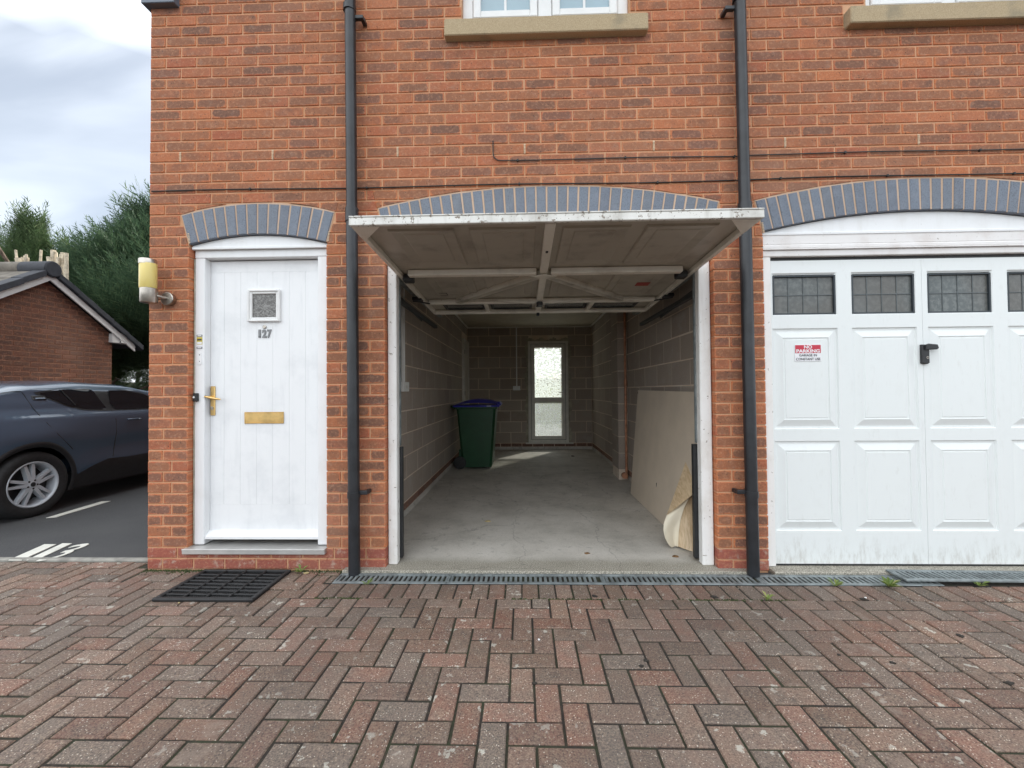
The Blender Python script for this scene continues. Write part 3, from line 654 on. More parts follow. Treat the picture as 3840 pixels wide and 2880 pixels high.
bp.prism([(.335+.016*math.cos(t)*(1), 1.475+.016*math.sin(t)+(.032 if math.sin(t) > 0 else -.03)) for t in np.linspace(0, 2*math.pi, 17)[:-1]], FRONT(.0465), .006, .001)
b_ = tag(obj('bell_plate', bp, 'white_frame'), 'white oval plate left on the door frame under the yellow sticker', 'bell'); obj('screw_hole', MB().lathe([(0, .0455), (.004, .0455), (.004, .047)], (.336, 0, 1.502), 'y', 10).lathe([(0, .0455), (.003, .0455), (.003, .047)], (.336, 0, 1.455), 'y', 8), 'black', b_)
lk = tag(obj('latch_box', MB().box(.298, .331, .03, .052, 1.165, 1.225, .004), 'black'), 'black latch box fixed to the left edge of the front door frame', 'latch'); obj('screw', MB().lathe([(0, .026), (.007, .027), (.008, .031)], (.308, 0, 1.195), 'y', 10), 'pvc', lk)

# ---- window sills, windows, eaves
for (a, b, zb), (s0, s1) in zip(WIN, SILL):
    obj('window_sill', MB().box(s0, s1, -.06, .12, SZ0, SZ0+.118, .006).box(s0+.1, s1-.1, .0, .12, SZ0+.1185, zb-.005), 'stone', house)
    fw = .095; mm = (a+b)/2; wm = MB().box(a, a+.075, .06, .12, zb-.02, 5.0, .006).box(b-.075, b, .06, .12, zb-.02, 5.0, .006).box(a+.0745, b-.0745, .0605, .12, zb-.02, zb+.05, .006).box(mm-.05, mm+.05, .0605, .12, zb+.049, 5.0, .006)
    win = obj('window', wm, 'pvc', house)
    for x0, x1 in ((a+.078, mm-.053), (mm+.053, b-.078)):
        obj('sash', ring(x0, x1, zb+.052, 5.0, .055, .048, .1, .006), 'pvc', win)
        obj('pane', MB().box(x0+.05, x1-.05, .08, .086, zb+.1, 4.95), 'window_pane', win)
        obj('glazing_bar', MB().box((x0+x1)/2-.009, (x0+x1)/2+.009, .074, .081, zb+.1, 4.95, .002), 'pvc', win)
obj('upper_wall', MB().box(0, 2.26, -.001, .02, 4.19, 5.3).box(3.45, 5.07, -.001, .02, 4.19, 5.3).box(6.3, 6.9, -.001, .02, 4.19, 5.3).box(2.26, 3.45, -.001, .02, 5.0, 5.3).box(5.07, 6.3, -.001, .02, 5.0, 5.3), 'far_brick', house)
obj('eaves_box', MB().box(-.03, .212, -.05, .1, 4.012, 4.3, .004), 'fascia', house)
hs = MB().box(.004, .16, .101, 6.2, -.3, 5.3).box(.16, 9, 6.02, 6.2, 2.7, 5.3).box(.16, 1.30, 6.02, 6.2, -.3, 2.7).box(4.32, 9, 6.02, 6.2, -.3, 2.7).box(8.84, 9, .101, 6.0, -.3, 5.3).box(.004, 1.25, 6.2, 11.5, -.3, 5.3).box(6.9, 9, .004, .101, -.3, 5.3)  # includes an unseen rear wing, added to shade the parking area
obj('outer_wall', hs, 'far_brick', house)
obj('upper_floor', MB().box(.17, 8.8, .11, 6.0, 2.60, 2.85), 'ceiling', house)
rf = MB().prism([(-.4, 5.3), (6.6, 5.3), (3.1, 7.6)], lambda a, b, d: (-.25+d, a, b), 9.4); obj('roof', rf, 'tile', house)

# ---- garage 1 interior
def blocks(mp, plane, u0, u1, start, top, holes, parent, lst):
    k = 0; z = start
    while z < top-.01:
        zt = min(z+.213, top-.006)
        u = u0-(.225 if k % 2 else 0)
        while u < u1:
            a0, a1 = max(u0, u+.006), min(u1, u+.444)
            ps = [rect(a0, a1, z, zt)] if a1-a0 > .03 else []
            for h in holes:
                o = []
                for p in ps:
                    if h[2] < zt-.02 and h[3] > z+.02 and h[0] < a1 and h[1] > a0: o += [clip(p, -1, 0, h[0]), clip(p, 1, 0, -h[1])]
                    else: o.append(p)
                ps = [p for p in o if p]
            for p in ps: lst.append((p, 'block'))
            u += .45
        z += .225; k += 1
LW, RW, BW = 1.50, 4.10, 5.88
walls = []
gl = obj('garage_wall', MB().box(1.30, LW-.0016, .12, BW+.1, -.2, 2.6), 'mortar3', house, label='left side wall of the garage, grey concrete blocks on a brick course')
gb = MB().box(LW-.006, 2.80, BW+.0016, BW+.12, -.2, 2.6).box(3.60, RW+.006, BW+.0016, BW+.12, -.2, 2.6).box(2.80, 3.60, BW+.006, BW+.12, 2.26, 2.6).box(2.80, 3.60, BW+.006, BW+.12, -.2, .12)
gbk = obj('garage_wall', gb, 'mortar3', house, label='back wall of the garage around the glazed door')
gr = obj('garage_wall', MB().box(RW+.0016, 4.30, .12, BW+.1, -.2, 2.6), 'mortar3', house, label='right side wall of the garage with a block pier')
L1, L2, L3, P1 = [], [], [], []
blocks(None, 'px', .14, BW-.01, .14, 2.58, [(5.10, 5.86, 0, 2.26)], gl, L1)
blocks(None, 'front', LW+.005, RW-.005, .14, 2.58, [(2.79, 3.61, .1, 2.27)], gbk, L2)
blocks(None, 'nx', -(BW-.01), -.14, .14, 2.58, [(-3.29, -2.88, 0, 3)], gr, L3)
lay(L1, 'concrete_block', 'px', None, gl, .05, .0015, 110, .002, .0012, FACEX(LW), .0012); lay(L2, 'concrete_block', 'front', None, gbk, .05, .0015, 60, .002, .0012, FRONT(BW), .0012); lay(L3, 'concrete_block', 'nx', None, gr, .05, .0015, 110, .002, .0012, FACENX(RW), .0012)
# brick course along the bottom of the walls
for (mp, plane, u0, u1, par) in ((FACEX(LW+.004), 'px', .14, BW, gl), (FRONT(BW-.004), 'front', LW+.01, RW-.01, gbk), (FACENX(RW-.004), 'nx', -BW, -.14, gr)):
    ls = []; u = u0
    while u < u1-.05: ls.append((rect(u+.005, min(u+.22, u1), .062, .13), 'plinth_in')); u += .225
    lay(ls, 'brick', plane, None, par, .05, .003, 24, .001, .001, mp)
    mb = MB().prism(rect(u0, u1, -.05, .058), lambda a, b, d: mp(a, b, d), .05); obj('screed_edge', mb, 'floor', par)
# block pier on the right wall
pb = MB().box(3.975, RW+.002, 2.888, 3.285, -.05, 2.58); pier = obj('block_pier', pb, 'mortar3', house)
PL = []
for k in range(11):
    z0, z1 = .14+.225*k, min(.14+.225*k+.215, 2.578); PL.append((rect(3.97, 4.095, z0, z1), 'block'))
lay(PL, 'concrete_block', 'front', None, pier, .01, .003, 20, .001, .001, FRONT(2.884)); lay([(rect(-3.29, -2.884, .14+.225*k, min(.355+.225*k, 2.578)), 'block') for k in range(11)], 'concrete_block', 'nx', None, pier, .01, .003, 20, .001, .001, FACENX(3.969))
obj('ceiling', MB().box(1.48, 4.12, .12, 5.9, 2.575, 2.6), 'ceiling', house); obj('ceiling_trim', MB().box(LW+.002, LW+.03, .4, 5.87, 2.545, 2.5745, .004).box(RW-.03, RW-.002, .4, 5.87, 2.545, 2.5745, .004).box(LW+.03, RW-.03, BW-.03, BW-.003, 2.546, 2.5743, .004), 'door_bar', house)
obj('front_inner_wall', MB().box(1.3, 1.695, .101, .2, -.2, 2.6).box(4.005, 4.32, .101, .2, -.2, 2.6).box(1.695, 4.005, .10, .2, 2.45, 2.6), 'mortar3', house)
# inner faces of the neighbouring garage and hall: plain boxes closing the house
obj('inner_wall', MB().box(.17, 1.29, .30, .32, -.2, 2.6).box(4.33, 6.9, .32, .34, -.2, 2.6), 'mortar3', house)
# timber jambs of the open garage
gj = MB().box(1.709, 1.774, .045, .108, 0., 2.30, .005).box(3.910, 3.990, .045, .108, 0., 2.30, .005).box(1.774, 3.910, .05, .15, 2.14, 2.30, .005)
gfr = obj('garage_frame', gj, 'white_wood', house, label='peeling white timber frame round the open garage')
obj('guard_strip', MB().box(1.738, 1.792, .110, .15, .02, .82, .003), 'black', gfr); obj('guard_strip', MB().box(3.884, 3.945, .110, .15, .02, .83, .003), 'black', gfr)
obj('steel_post', MB().box(1.755, 1.779, .110, .14, .83, 2.13, .002), 'galv', gfr); obj('steel_post', MB().box(3.905, 3.93, .110, .14, .84, 2.13, .002), 'galv', gfr)
# ---- back door, patterned glass
bf = obj('back_door', ring(2.775, 3.61, .145, 2.262, .06, 5.845, 5.92, .006), 'pvc_dirty', house)
obj('sash', ring(2.838, 3.547, .21, 2.198, .075, 5.852, 5.91, .006).box(2.91, 3.475, 5.853, 5.91, .975, 1.085, .006), 'pvc_dirty', bf)
obj('glazing_seal', ring(2.832, 3.553, .204, 2.204, .007, 5.848, 5.86, 0), 'black', bf)
obj('pane', MB().box(2.912, 3.473, 5.88, 5.886, 1.086, 2.122), 'glass_up', bf); obj('pane', MB().box(2.912, 3.473, 5.88, 5.886, .286, .974), 'glass_low', bf)
obj('handle', MB().box(3.49, 3.515, 5.842, 5.853, 1.06, 1.24, .004).tube([(3.503, 5.84, 1.19), (3.503, 5.80, 1.19), (3.41, 5.798, 1.19)], .009, 8), 'pvc', bf, True)
obj('sill', MB().box(2.715, 3.70, 5.80, 5.885, .125, .146, .004), 'pvc_dirty', bf)
sm = MB(); random.seed(3)
def smear(x0, x1, z0, z1, vert):
    n = 26
    for i in range(n):
        t0, t1 = i/n, (i+1)/n; j0, j1 = (.03*math.sin(i*1.7)+.02*random.random() for _ in (0, 1))
        w0 = .045+.022*math.sin(i*.9)+random.uniform(-.012, .012)
        if vert: sm.box(x0-w0 if x0 < 3 else x0, x0 if x0 < 3 else x0+w0, BW-.012, BW+.02, z0+(z1-z0)*t0, z0+(z1-z0)*t1)
        else: sm.box(x0+(x1-x0)*t0, x0+(x1-x0)*t1, BW-.012, BW+.02, z0, z0+w0)
smear(2.776, 0, .12, 2.27, True); smear(3.609, 0, .12, 2.27, True); smear(2.73, 3.65, 2.262, 0, False); obj('mortar_smear', sm, 'render_smear', gbk)
# ---- internal door on the left wall
idr = obj('internal_door', MB().box(1.502, 1.53, 5.16, 5.80, .02, 2.19), 'pvc_dirty', house)
obj('frame', MB().box(1.495, 1.545, 5.105, 5.158, 0.01, 2.25, .004).box(1.495, 1.545, 5.802, 5.852, .01, 2.25, .004).box(1.495, 1.5445, 5.158, 5.802, 2.192, 2.25, .004), 'pvc_dirty', idr)
for z0, z1 in ((.2, .9), (1.05, 1.75), (1.85, 2.12)): obj('door_panel', MB().box(1.529, 1.536, 5.25, 5.70, z0, z1, .004), 'pvc_dirty', idr)
for z in (.3, 1.15, 1.95): obj('hinge', MB().box(1.528, 1.55, 5.155, 5.175, z, z+.08, .002), 'black', idr)

# ---- up and over door standing open: u across, v from its front edge inwards, w up
DF, DR, DL = Vector((0, -.77, 2.128)), Vector((0, 1.29, 2.04)), 2.062
def dm(x, v, w_): t = v/DL; c = DF.lerp(DR, t); return (x, c.y+w_*.043, c.z+w_)
DX0, DX1 = 1.776, 3.906
sk = MB(); cols = [(1.93, 2.30), (2.38, 2.755), (2.90, 3.275), (3.36, 3.75)]; rows = [(.13, .72), (.93, 1.52)]; wrow = (1.70, 1.98)
xl = sorted({DX0, DX1, *[c for q in cols for c in q]}); vl = [0, *[c for q in rows for c in q], *wrow, DL]
for i in range(len(xl)-1):
    for j in range(len(vl)-1):
        inx = any(abs(xl[i]-c[0]) < 1e-6 for c in cols); inv = any(abs(vl[j]-c[0]) < 1e-6 for c in rows+[wrow])
        if inx and inv: continue
        sk.add([dm(x, v, 0) for x, v in ((xl[i], vl[j]), (xl[i], vl[j+1]), (xl[i+1], vl[j+1]), (xl[i+1], vl[j]))], [(0, 1, 2, 3)])
sk.add([dm(x, v, .004) for x, v in ((DX0, 0), (DX1, 0), (DX1, DL), (DX0, DL))], [(0, 1, 2, 3)])
od = obj('garage_door', sk, 'door_back', house, label='garage door swung up and standing out over the drive')
def rings(x0, x1, v0, v1, prof, mp):
    mb = MB(); V = []
    for off, dep in prof: V += [mp(x0+off, v0+off, dep), mp(x1-off, v0+off, dep), mp(x1-off, v1-off, dep), mp(x0+off, v1-off, dep)]
    F = [tuple((k*4+i, k*4+(i+1) % 4, (k+1)*4+(i+1) % 4, (k+1)*4+i)) for k in range(len(prof)-1) for i in range(4)]; F.append(tuple(range(4*len(prof)-4, 4*len(prof))))
    return mb.add(V, F)
for c in cols:
    for r_ in rows:
        mb = rings(c[0], c[1], r_[0], r_[1], [(0, 0), (.006, -.012), (.016, -.012), (.07, .0), (.076, -.005), (.085, -.005)], dm); mb.f = [f[::-1] for f in mb.f]; obj('panel', mb, 'door_back', od)
    obj('window_bead', MB().box(c[0]-.01, c[0]+.012, wrow[0], wrow[1], -.012, .003).box(c[1]-.012, c[1]+.01, wrow[0], wrow[1], -.012, .003).box(c[0]+.012, c[1]-.012, wrow[0]-.008, wrow[0]+.012, -.012, .003).box(c[0]+.012, c[1]-.012, wrow[1]-.012, wrow[1]+.008, -.012, .003).xf(dm), 'black', od)
    obj('glass', MB().box(c[0]+.01, c[1]-.01, wrow[0]+.01, wrow[1]-.01, -.003, .001).xf(dm), 'obscure_glass', od)
obj('front_lip', MB().box(DX0-.004, DX1+.004, -.004, .018, -.036, .006, .003).box(DX0-.004, DX1+.004, -.007, .03, .0065, .014, .002).xf(dm), 'flaky', od)
for xa, xb in ((DX0, DX0+.03), (DX1-.03, DX1)): obj('side_rail', MB().box(xa, xb, .02, DL, -.036, -.001, .003).xf(dm), 'door_bar', od)
for xa, s1 in ((DX0+.002, 1), (DX1-.002, -1)):                         # gusset plates at the front corners
    mb = MB().add([dm(xa, .018, -.037), dm(xa+s1*.15, .018, -.037), dm(xa+s1*.03, .17, -.037), dm(xa, .17, -.037), dm(xa, .018, -.034), dm(xa+s1*.15, .018, -.034), dm(xa+s1*.03, .17, -.034), dm(xa, .17, -.034)], [(3, 2, 1, 0), (4, 5, 6, 7), (0, 1, 5, 4), (1, 2, 6, 5), (2, 3, 7, 6), (3, 0, 4, 7)]); obj('gusset', mb, 'door_bar', od)
obj('cross_bar', MB().box(1.86, 2.775, .80, .855, -.045, -.002, .004).xf(dm), 'door_bar', od); obj('cross_bar', MB().box(2.88, 3.80, .80, .855, -.045, -.002, .004).xf(dm), 'door_bar', od)
obj('cross_bar', MB().box(1.83, 3.86, 1.60, 1.655, -.045, -.003, .008).xf(dm), 'door_bar', od); obj('rear_bar', MB().box(1.79, 3.89, 2.0, 2.055, -.045, -.002, .010).xf(dm), 'door_bar', od)
obj('centre_bar', MB().box(2.80, 2.855, .03, 1.99, -.036, -.0015, .004).xf(dm), 'door_bar', od)
for xx in (2.335, 3.315): obj('window_bar', MB().box(xx-.02, xx+.02, 1.656, 1.999, -.034, -.0018, .003).xf(dm), 'door_bar', od)
for x1_ in (2.10, 3.55):
    mb = MB(); A_, B_ = Vector((2.828, .86)), Vector((x1_, 1.60)); t_ = (B_-A_).normalized(); nn = Vector((-t_.y, t_.x))*.027
    cs = [A_+nn, A_-nn, B_-nn, B_+nn]; cs = cs if (cs[1]-cs[0]).cross(cs[2]-cs[1]) > 0 else cs[::-1]
    mb.prism([(p.x, p.y) for p in cs], lambda a, b, d: dm(a, b, -.001-d), .046); mb.prism([(p.x, p.y) for p in cs], lambda a, b, d: dm(a, b, -.047+d), .003); obj('diagonal_brace', mb, 'door_bar', od)
hb = MB().prism([(2.728, .855), (2.828, .81), (2.928, .855), (2.828, .905)], lambda a, b, d: dm(a, b, -.050+d), .003); hb.f = [f[::-1] for f in hb.f]; obj('hub_plate', hb, 'door_bar', od)
obj('lock_case', MB().box(2.80, 2.855, 1.57, 1.67, -.075, -.046, .006).tube([(2.828, 1.60, -.06), (2.80, 1.57, -.09)], .006, 6).box(2.812, 2.842, 2.01, 2.06, -.07, -.045, .004).box(2.82, 2.836, .40, .425, -.042, -.036, .002).xf(dm), 'black', od)
obj('pull_wire', MB().tube([dm(1.9, 1.50, -.02), dm(2.4, 1.56, -.04), dm(2.82, 1.60, -.07)], .002, 5).tube([dm(3.8, 1.50, -.02), dm(3.2, 1.56, -.04), dm(2.83, 1.60, -.07)], .002, 5), 'steel', od)
obj('warning_label', MB().box(3.585, 3.69, 1.18, 1.27, -.0075, -.006).xf(dm), 'red_label', od); obj('label_frame', ring(1.955, 2.03, 0, .07, .006, 0, .002, 0).xf(lambda x, y, z: dm(x, 1.40+z, -.0065-y)), 'black', od)
for xa, xb, s1 in ((1.80, 1.82, 1), (3.862, 3.882, -1)):
    obj('spring_case', MB().box(min(xa, xa+s1*.075), max(xa, xa+s1*.075)+.0, .875, .945, -.06, -.012, .006).xf(dm), 'black', od)
    x_ = 1.70 if s1 > 0 else 3.985
    obj('lifting_arm', MB().box(x_-.006, x_+.006, .12, 1.10, 1.86, 1.90, .002).xf(lambda x, y, z: (x, y, z+.10-(y-.12)*.06)).box(x_-.02, x_+.02, .16, 1.75, 1.93, 1.965, .003), 'black', od)
    obj('roller_bracket', MB().box(x_+s1*.02, x_+s1*.10, 1.44, 1.52, -.05, -.02, .004).tube([(x_+s1*.02, 1.48, -.05), (x_+s1*.14, 1.60, -.045)], .006, 6).xf(dm), 'black', od)
    obj('track', MB().box(x_-.03, x_+.03, .2, 2.0, 2.10, 2.105, .001).box(x_-.03, x_-.026, .2, 2.0, 2.105, 2.14), 'galv', od)

# ---- closed garage door on the right
LY = .05
obj('door_head', MB().box(4.342, 6.54, .028, .12, 2.225, 2.2955, .003).box(4.342, 6.54, .022, .12, 2.192, 2.2245, .008).box(4.342, 6.54, .012, .12, 2.184, 2.1915, .002).box(4.342, 6.54, .026, .12, 2.14, 2.1835, .004), 'mould', house)
obj('garage_frame', MB().box(4.342, 4.404, .03, .13, 0., 2.1395, .004).box(6.478, 6.538, .03, .13, 0., 2.1395, .004), 'white_wood', house, label='white timber jambs of the closed garage door')
obj('shadow_gap', MB().box(4.404, 6.478, .06, .12, 2.118, 2.1398), 'black', house)
for x0, x1, cs in ((4.407, 5.4405, ((4.421, 4.866), (4.963, 5.402))), (5.4425, 6.475, ((5.478, 5.918), (6.016, 6.459)))):
    lf = MB(); wr = (1.733, 2.03); pr = ((.94, 1.642), (.237, .858)); xl = [x0, *[c for q in cs for c in q], x1]; zl = [.012, *pr[1], *pr[0], *wr, 2.117]
    for i in range(len(xl)-1):
        for j in range(len(zl)-1):
            if i % 2 == 1 and j % 2 == 1: continue
            lf.add([(xl[i], LY, zl[j]), (xl[i+1], LY, zl[j]), (xl[i+1], LY, zl[j+1]), (xl[i], LY, zl[j+1])], [(0, 1, 2, 3)])
    lf.add([(x0, LY, .012), (x0, LY+.03, .012), (x0, LY+.03, 2.117), (x0, LY, 2.117), (x1, LY, .012), (x1, LY+.03, .012), (x1, LY+.03, 2.117), (x1, LY, 2.117)], [(0, 3, 2, 1), (4, 5, 6, 7), (0, 1, 5, 4), (3, 7, 6, 2)])
    leafo = obj('garage_door', lf, 'door_steel', house, label=('left' if x0 < 5 else 'right')+' half of the closed white panelled garage door')
    mpd = lambda a, b, d: (a, LY-d, b)
    for c in cs:
        for q in pr: obj('panel', rings(c[0], c[1], q[0], q[1], [(0, 0), (.006, -.011), (.020, -.011), (.066, .004), (.069, -.001), (.078, -.001), (.081, .002)], mpd), 'door_steel', leafo)
        mb = rings(c[0], c[1], wr[0], wr[1], [(0, 0), (.010, -.008), (.012, -.008)], mpd); mb.f.pop(); obj('window_recess', mb, 'door_steel', leafo)
        obj('window_bead', ring(c[0]+.006, c[1]-.006, wr[0]+.004, wr[1]-.016, .012, LY+.002, LY+.03, .002), 'obscure_frame', leafo)
        gx0, gx1, gz0, gz1 = c[0]+.016, c[1]-.016, wr[0]+.014, wr[1]-.026
        for ip in range(4):                                            # small panes between the lead lines
            for jp in range(2):
                wd, ht = (gx1-gx0)/4, (gz1-gz0)/2; obj('pane', MB().box(gx0+ip*wd+.002, gx0+(ip+1)*wd-.002, LY+.018, LY+.022, gz0+jp*ht+.002, gz0+(jp+1)*ht-.002), 'obscure_glass', leafo)
        mb = MB(); wd, ht = (gx1-gx0)/4, (gz1-gz0)/2
        for ip in range(1, 4): mb.box(gx0+ip*wd-.0028, gx0+ip*wd+.0028, LY+.014, LY+.024, gz0, gz1, .001)
        mb.box(gx0, gx1, LY+.0135, LY+.0238, gz0+ht-.003, gz0+ht+.003, .001); obj('lead_came', mb, 'lead', leafo)
    if x0 < 5:
        hd = MB().prism([(5.418, 1.392), (5.43, 1.384), (5.457, 1.384), (5.468, 1.392), (5.468, 1.47), (5.462, 1.518), (5.418, 1.518)], FRONT(.03), .02, .004); ho = obj('lever_handle', hd, 'black', leafo)
        obj('lever_handle', MB().prism([(5.432, 1.480), (5.505, 1.482), (5.517, 1.492), (5.508, 1.516), (5.45, 1.522), (5.432, 1.515)], FRONT(.012), .018, .005), 'black', leafo)
        obj('keyhole', MB().lathe([(.005, .028), (.0085, .028), (.0085, .031)], (5.452, 0, 1.428), 'y', 14), 'steel', leafo)
obj('under_door_strip', MB().box(4.404, 6.478, .052, .13, -.001, .0115), 'black', house)  # plain black strip filling the gap under the closed door
# sign
sg = tag(obj('parking_sign', MB().box(4.566, 4.746, .0445, .0475, 1.411, 1.527, .001), 'white_sign'), 'small red and white NO PARKING sign on the closed garage door', 'sign')
sg.location = (0, 0, 0)
obj('red_panel', MB().box(4.569, 4.743, .0438, .0446, 1.468, 1.5245), 'red_sign', sg)
for body, z, h, mt, wd in (('NO', 1.500, .031, 'white_sign', .055), ('PARKING', 1.472, .031, 'white_sign', .160), ('GARAGE IN', 1.445, .024, 'black_print', .120), ('CONSTANT USE', 1.4185, .024, 'black_print', .165)): text('lettering', body, h, (4.656, .0434, z), mt, sg, extrude=.0004, offset=.0010 if h > .03 else .0002, width=wd)

# ================================================================== THINGS ON THE WALL
def downpipe(x, yb, lab, joint, col, topb, side, lean):
    t = thing('downpipe', lab, 'downpipe', (x+lean, -.07, GZ), 'black downpipes on the front wall')
    obj('pipe', MB().tube([(x+lean, -.07, -.018), (x+lean*.5, -.07, joint-.02)], .039, 20).tube([(x+lean*.5, -.07, joint-.03), (x-lean*.2, -.07, 5.2)], .037, 20), 'black_pipe', t, True)
    obj('socket', MB().tube([(x+lean*.5, -.07, joint-.05), (x+lean*.5, -.07, joint+.045)], .044, 20), 'black_pipe', t, True)
    for z, s in ((col, 1), (topb, 1)):
        c = obj('collar', MB().tube([(x+lean*(.9 if z < 2 else 0), -.07, z-.02), (x+lean*(.9 if z < 2 else 0), -.07, z+.02)], .0435, 20), 'black_pipe', t, True)
        xx = x+lean*(.9 if z < 2 else 0); zb = z+.012 if z < 2 else z-.06
        obj('bracket', MB().box(min(xx+side*.03, xx+side*.095), max(xx+side*.03, xx+side*.095), -.075, -.045, zb-.014, zb+.014, .004).box(min(xx+side*.07, xx+side*.098), max(xx+side*.07, xx+side*.098), -.055, -.002, zb-.014, zb+.014, .004), 'black_pipe', t)
    return t
downpipe(1.487, 0, 'black downpipe between the white front door and the open garage', 2.45, .522, 3.90, 1, .026)
downpipe(4.168, 0, 'black downpipe between the open garage and the closed garage door', 2.43, .522, 3.88, -1, .026)
def cable(pts, lab, clips, r=.0042):
    c = tag(obj('cable', MB().tube(pts, r, 6), 'cable', None, True), lab, 'cable')
    for p in clips: obj('cable_clip', MB().box(p[0]-.006, p[0]+.006, -.014, .004, p[2]-.008, p[2]+.009, .002), 'cable', c)
    return c
zl = lambda x: 2.676-.003*x if x < 4.3 else 2.664+.012*math.sin((x-4.3)*1.5)
P_ = [(x, -.007, zl(x)+.004*math.sin(x*3.1)) for x in np.arange(.02, 6.85, .12)]
cable(P_, 'thin black cable running the whole wall just above the arches', [P_[i] for i in (6, 13, 22, 30, 37, 43, 50)])
P_ = [(2.478, .03, 2.985), (2.478, -.008, 2.98), (2.478, -.008, 2.93), (2.479, -.008, 2.885), (2.487, -.008, 2.86), (2.51, -.008, 2.843), (2.55, -.008, 2.840)]+[(x, -.008, 2.842-.006*(x-2.6)*(1 if x < 4.2 else .2)+.003*math.sin(x*4)) for x in np.arange(2.65, 6.85, .15)]
cable(P_, 'short black cable bending out of the bricks above the garage arch and running right', [P_[i] for i in (7, 12, 17, 22, 28, 33)])
# wall lamp
lt = thing('wall_lamp', 'steel wall lamp with a yellowed cylinder shade at the house corner', 'lamp', (.09, -.1, 1.85))
LX, LYY = .085, -.10
obj('cup', MB().lathe([(0, 1.852), (.047, 1.852), (.05, 1.856), (.05, 1.95), (.047, 1.953)], (LX+.006, LYY, 0), 'z', 28), 'steel', lt, True)
obj('lamp_shade', MB().lathe([(.048, 1.95), (.05, 1.953), (.05, 2.122), (.048, 2.125)], (LX, LYY, 0), 'z', 28), 'lampshade', lt, True)
obj('cap', MB().lathe([(.051, 2.118), (.051, 2.150), (.049, 2.153), (0, 2.154)], (LX-.003, LYY, 0), 'z', 28), 'steel', lt, True)
obj('arm', MB().tube([(LX+.03, LYY, 1.905), (LX+.06, LYY+.03, 1.902), (.155, -.02, 1.897)], .011, 10), 'steel', lt, True)
obj('wall_disc', MB().lathe([(0, -.034), (.042, -.034), (.046, -.030), (.046, -.0025), (0, -.0025)], (.157, 0, 1.895), 'y', 28), 'steel', lt, True)

# ================================================================== THINGS IN THE GARAGE
# wheelie bin, seen from its side: handle and wheels towards the wall
wb_ = thing('wheelie_bin', 'dark green wheelie bin with a blue lid by the left garage wall', 'bin', (1.93, 3.95, 0))
def bodyf(u, v):
    z = .03+v*.95; x0, x1 = 1.70-.085*v, 2.165+.075*v; y0, y1 = 3.70-.035*v, 4.22+.04*v
    k = int(u*8+.5) % 8; c = .035
    return [(x0+c, y0), (x1-c, y0), (x1, y0+c), (x1, y1-c), (x1-c, y1), (x0+c, y1), (x0, y1-c), (x0, y0+c)][k]+(z,)
bb = MB().grid(bodyf, 8, 6); bb.box(1.72, 2.15, 3.73, 4.20, .025, .04); bb.box(1.60, 2.26, 3.652, 4.275, .945, .985, .012).box(1.64, 1.70, 3.75, 4.17, .08, .30, .01)
obj('body', bb, 'bin_green', wb_)
def lidf(u, v):
    x = 1.565+u*.74; arch = math.sin(math.pi*min(1, max(0, (u-.0)*.95)))**.8; y = 3.64+v*.65; e = min(1, min(v, 1-v)*6)**.5
    return (x, y, .985+.012+.105*arch*(.45+.55*e)-(.015 if u > .97 else 0))
ld = MB().grid(lidf, 20, 10).box(1.565, 2.30, 3.635, 4.295, .978, 1.002, .008).box(2.24, 2.315, 3.70, 4.23, 1.0, 1.03, .010).box(2.25, 2.30, 3.74, 4.19, 1.03, 1.052, .008)
obj('lid', ld, 'bin_blue', wb_, True)
obj('label', MB().box(2.10, 2.17, 3.6335, 3.6355, .986, 1.0), 'bin_label', wb_)
obj('handle', MB().tube([(1.59, 3.74, .955), (1.53, 3.74, .985), (1.53, 4.19, .985), (1.59, 4.19, .955)], .016, 10), 'bin_green', wb_, True)
for y in (3.695, 4.225): obj('wheel', MB().lathe([(0, -.025), (.06, -.025), (.095, -.02), (.10, -.008), (.10, .008), (.095, .02), (.06, .025), (0, .025)], (1.665, y, .10), 'y', 24), 'rubber', wb_, True)
obj('axle', MB().tube([(1.665, 3.69, .1), (1.665, 4.23, .1)], .012, 8), 'steel', wb_)
# board leaning on the right wall, roll of vinyl
bo = MB(); c4 = [(3.925, 2.08, .004), (3.925, .55, .004), (4.06, .25, 1.2), (4.06, 2.20, 1.22)]; nrm = (Vector(c4[1])-Vector(c4[0])).cross(Vector(c4[3])-Vector(c4[0])).normalized()
bo.add([*c4, *[tuple(Vector(p)-nrm*.004) for p in c4]], [(0, 1, 2, 3), (7, 6, 5, 4), (0, 4, 5, 1), (1, 5, 6, 2), (2, 6, 7, 3), (3, 7, 4, 0)])
brd = tag(obj('hardboard_sheet', bo, 'board'), 'large plain beige hardboard sheet leaning against the right garage wall', 'board'); obj('nail_hole', MB().box(4.05, 4.053, 2.17, 2.178, 1.18, 1.2).box(3.955, 3.96, 1.20, 1.205, .28, .32), 'black', brd)
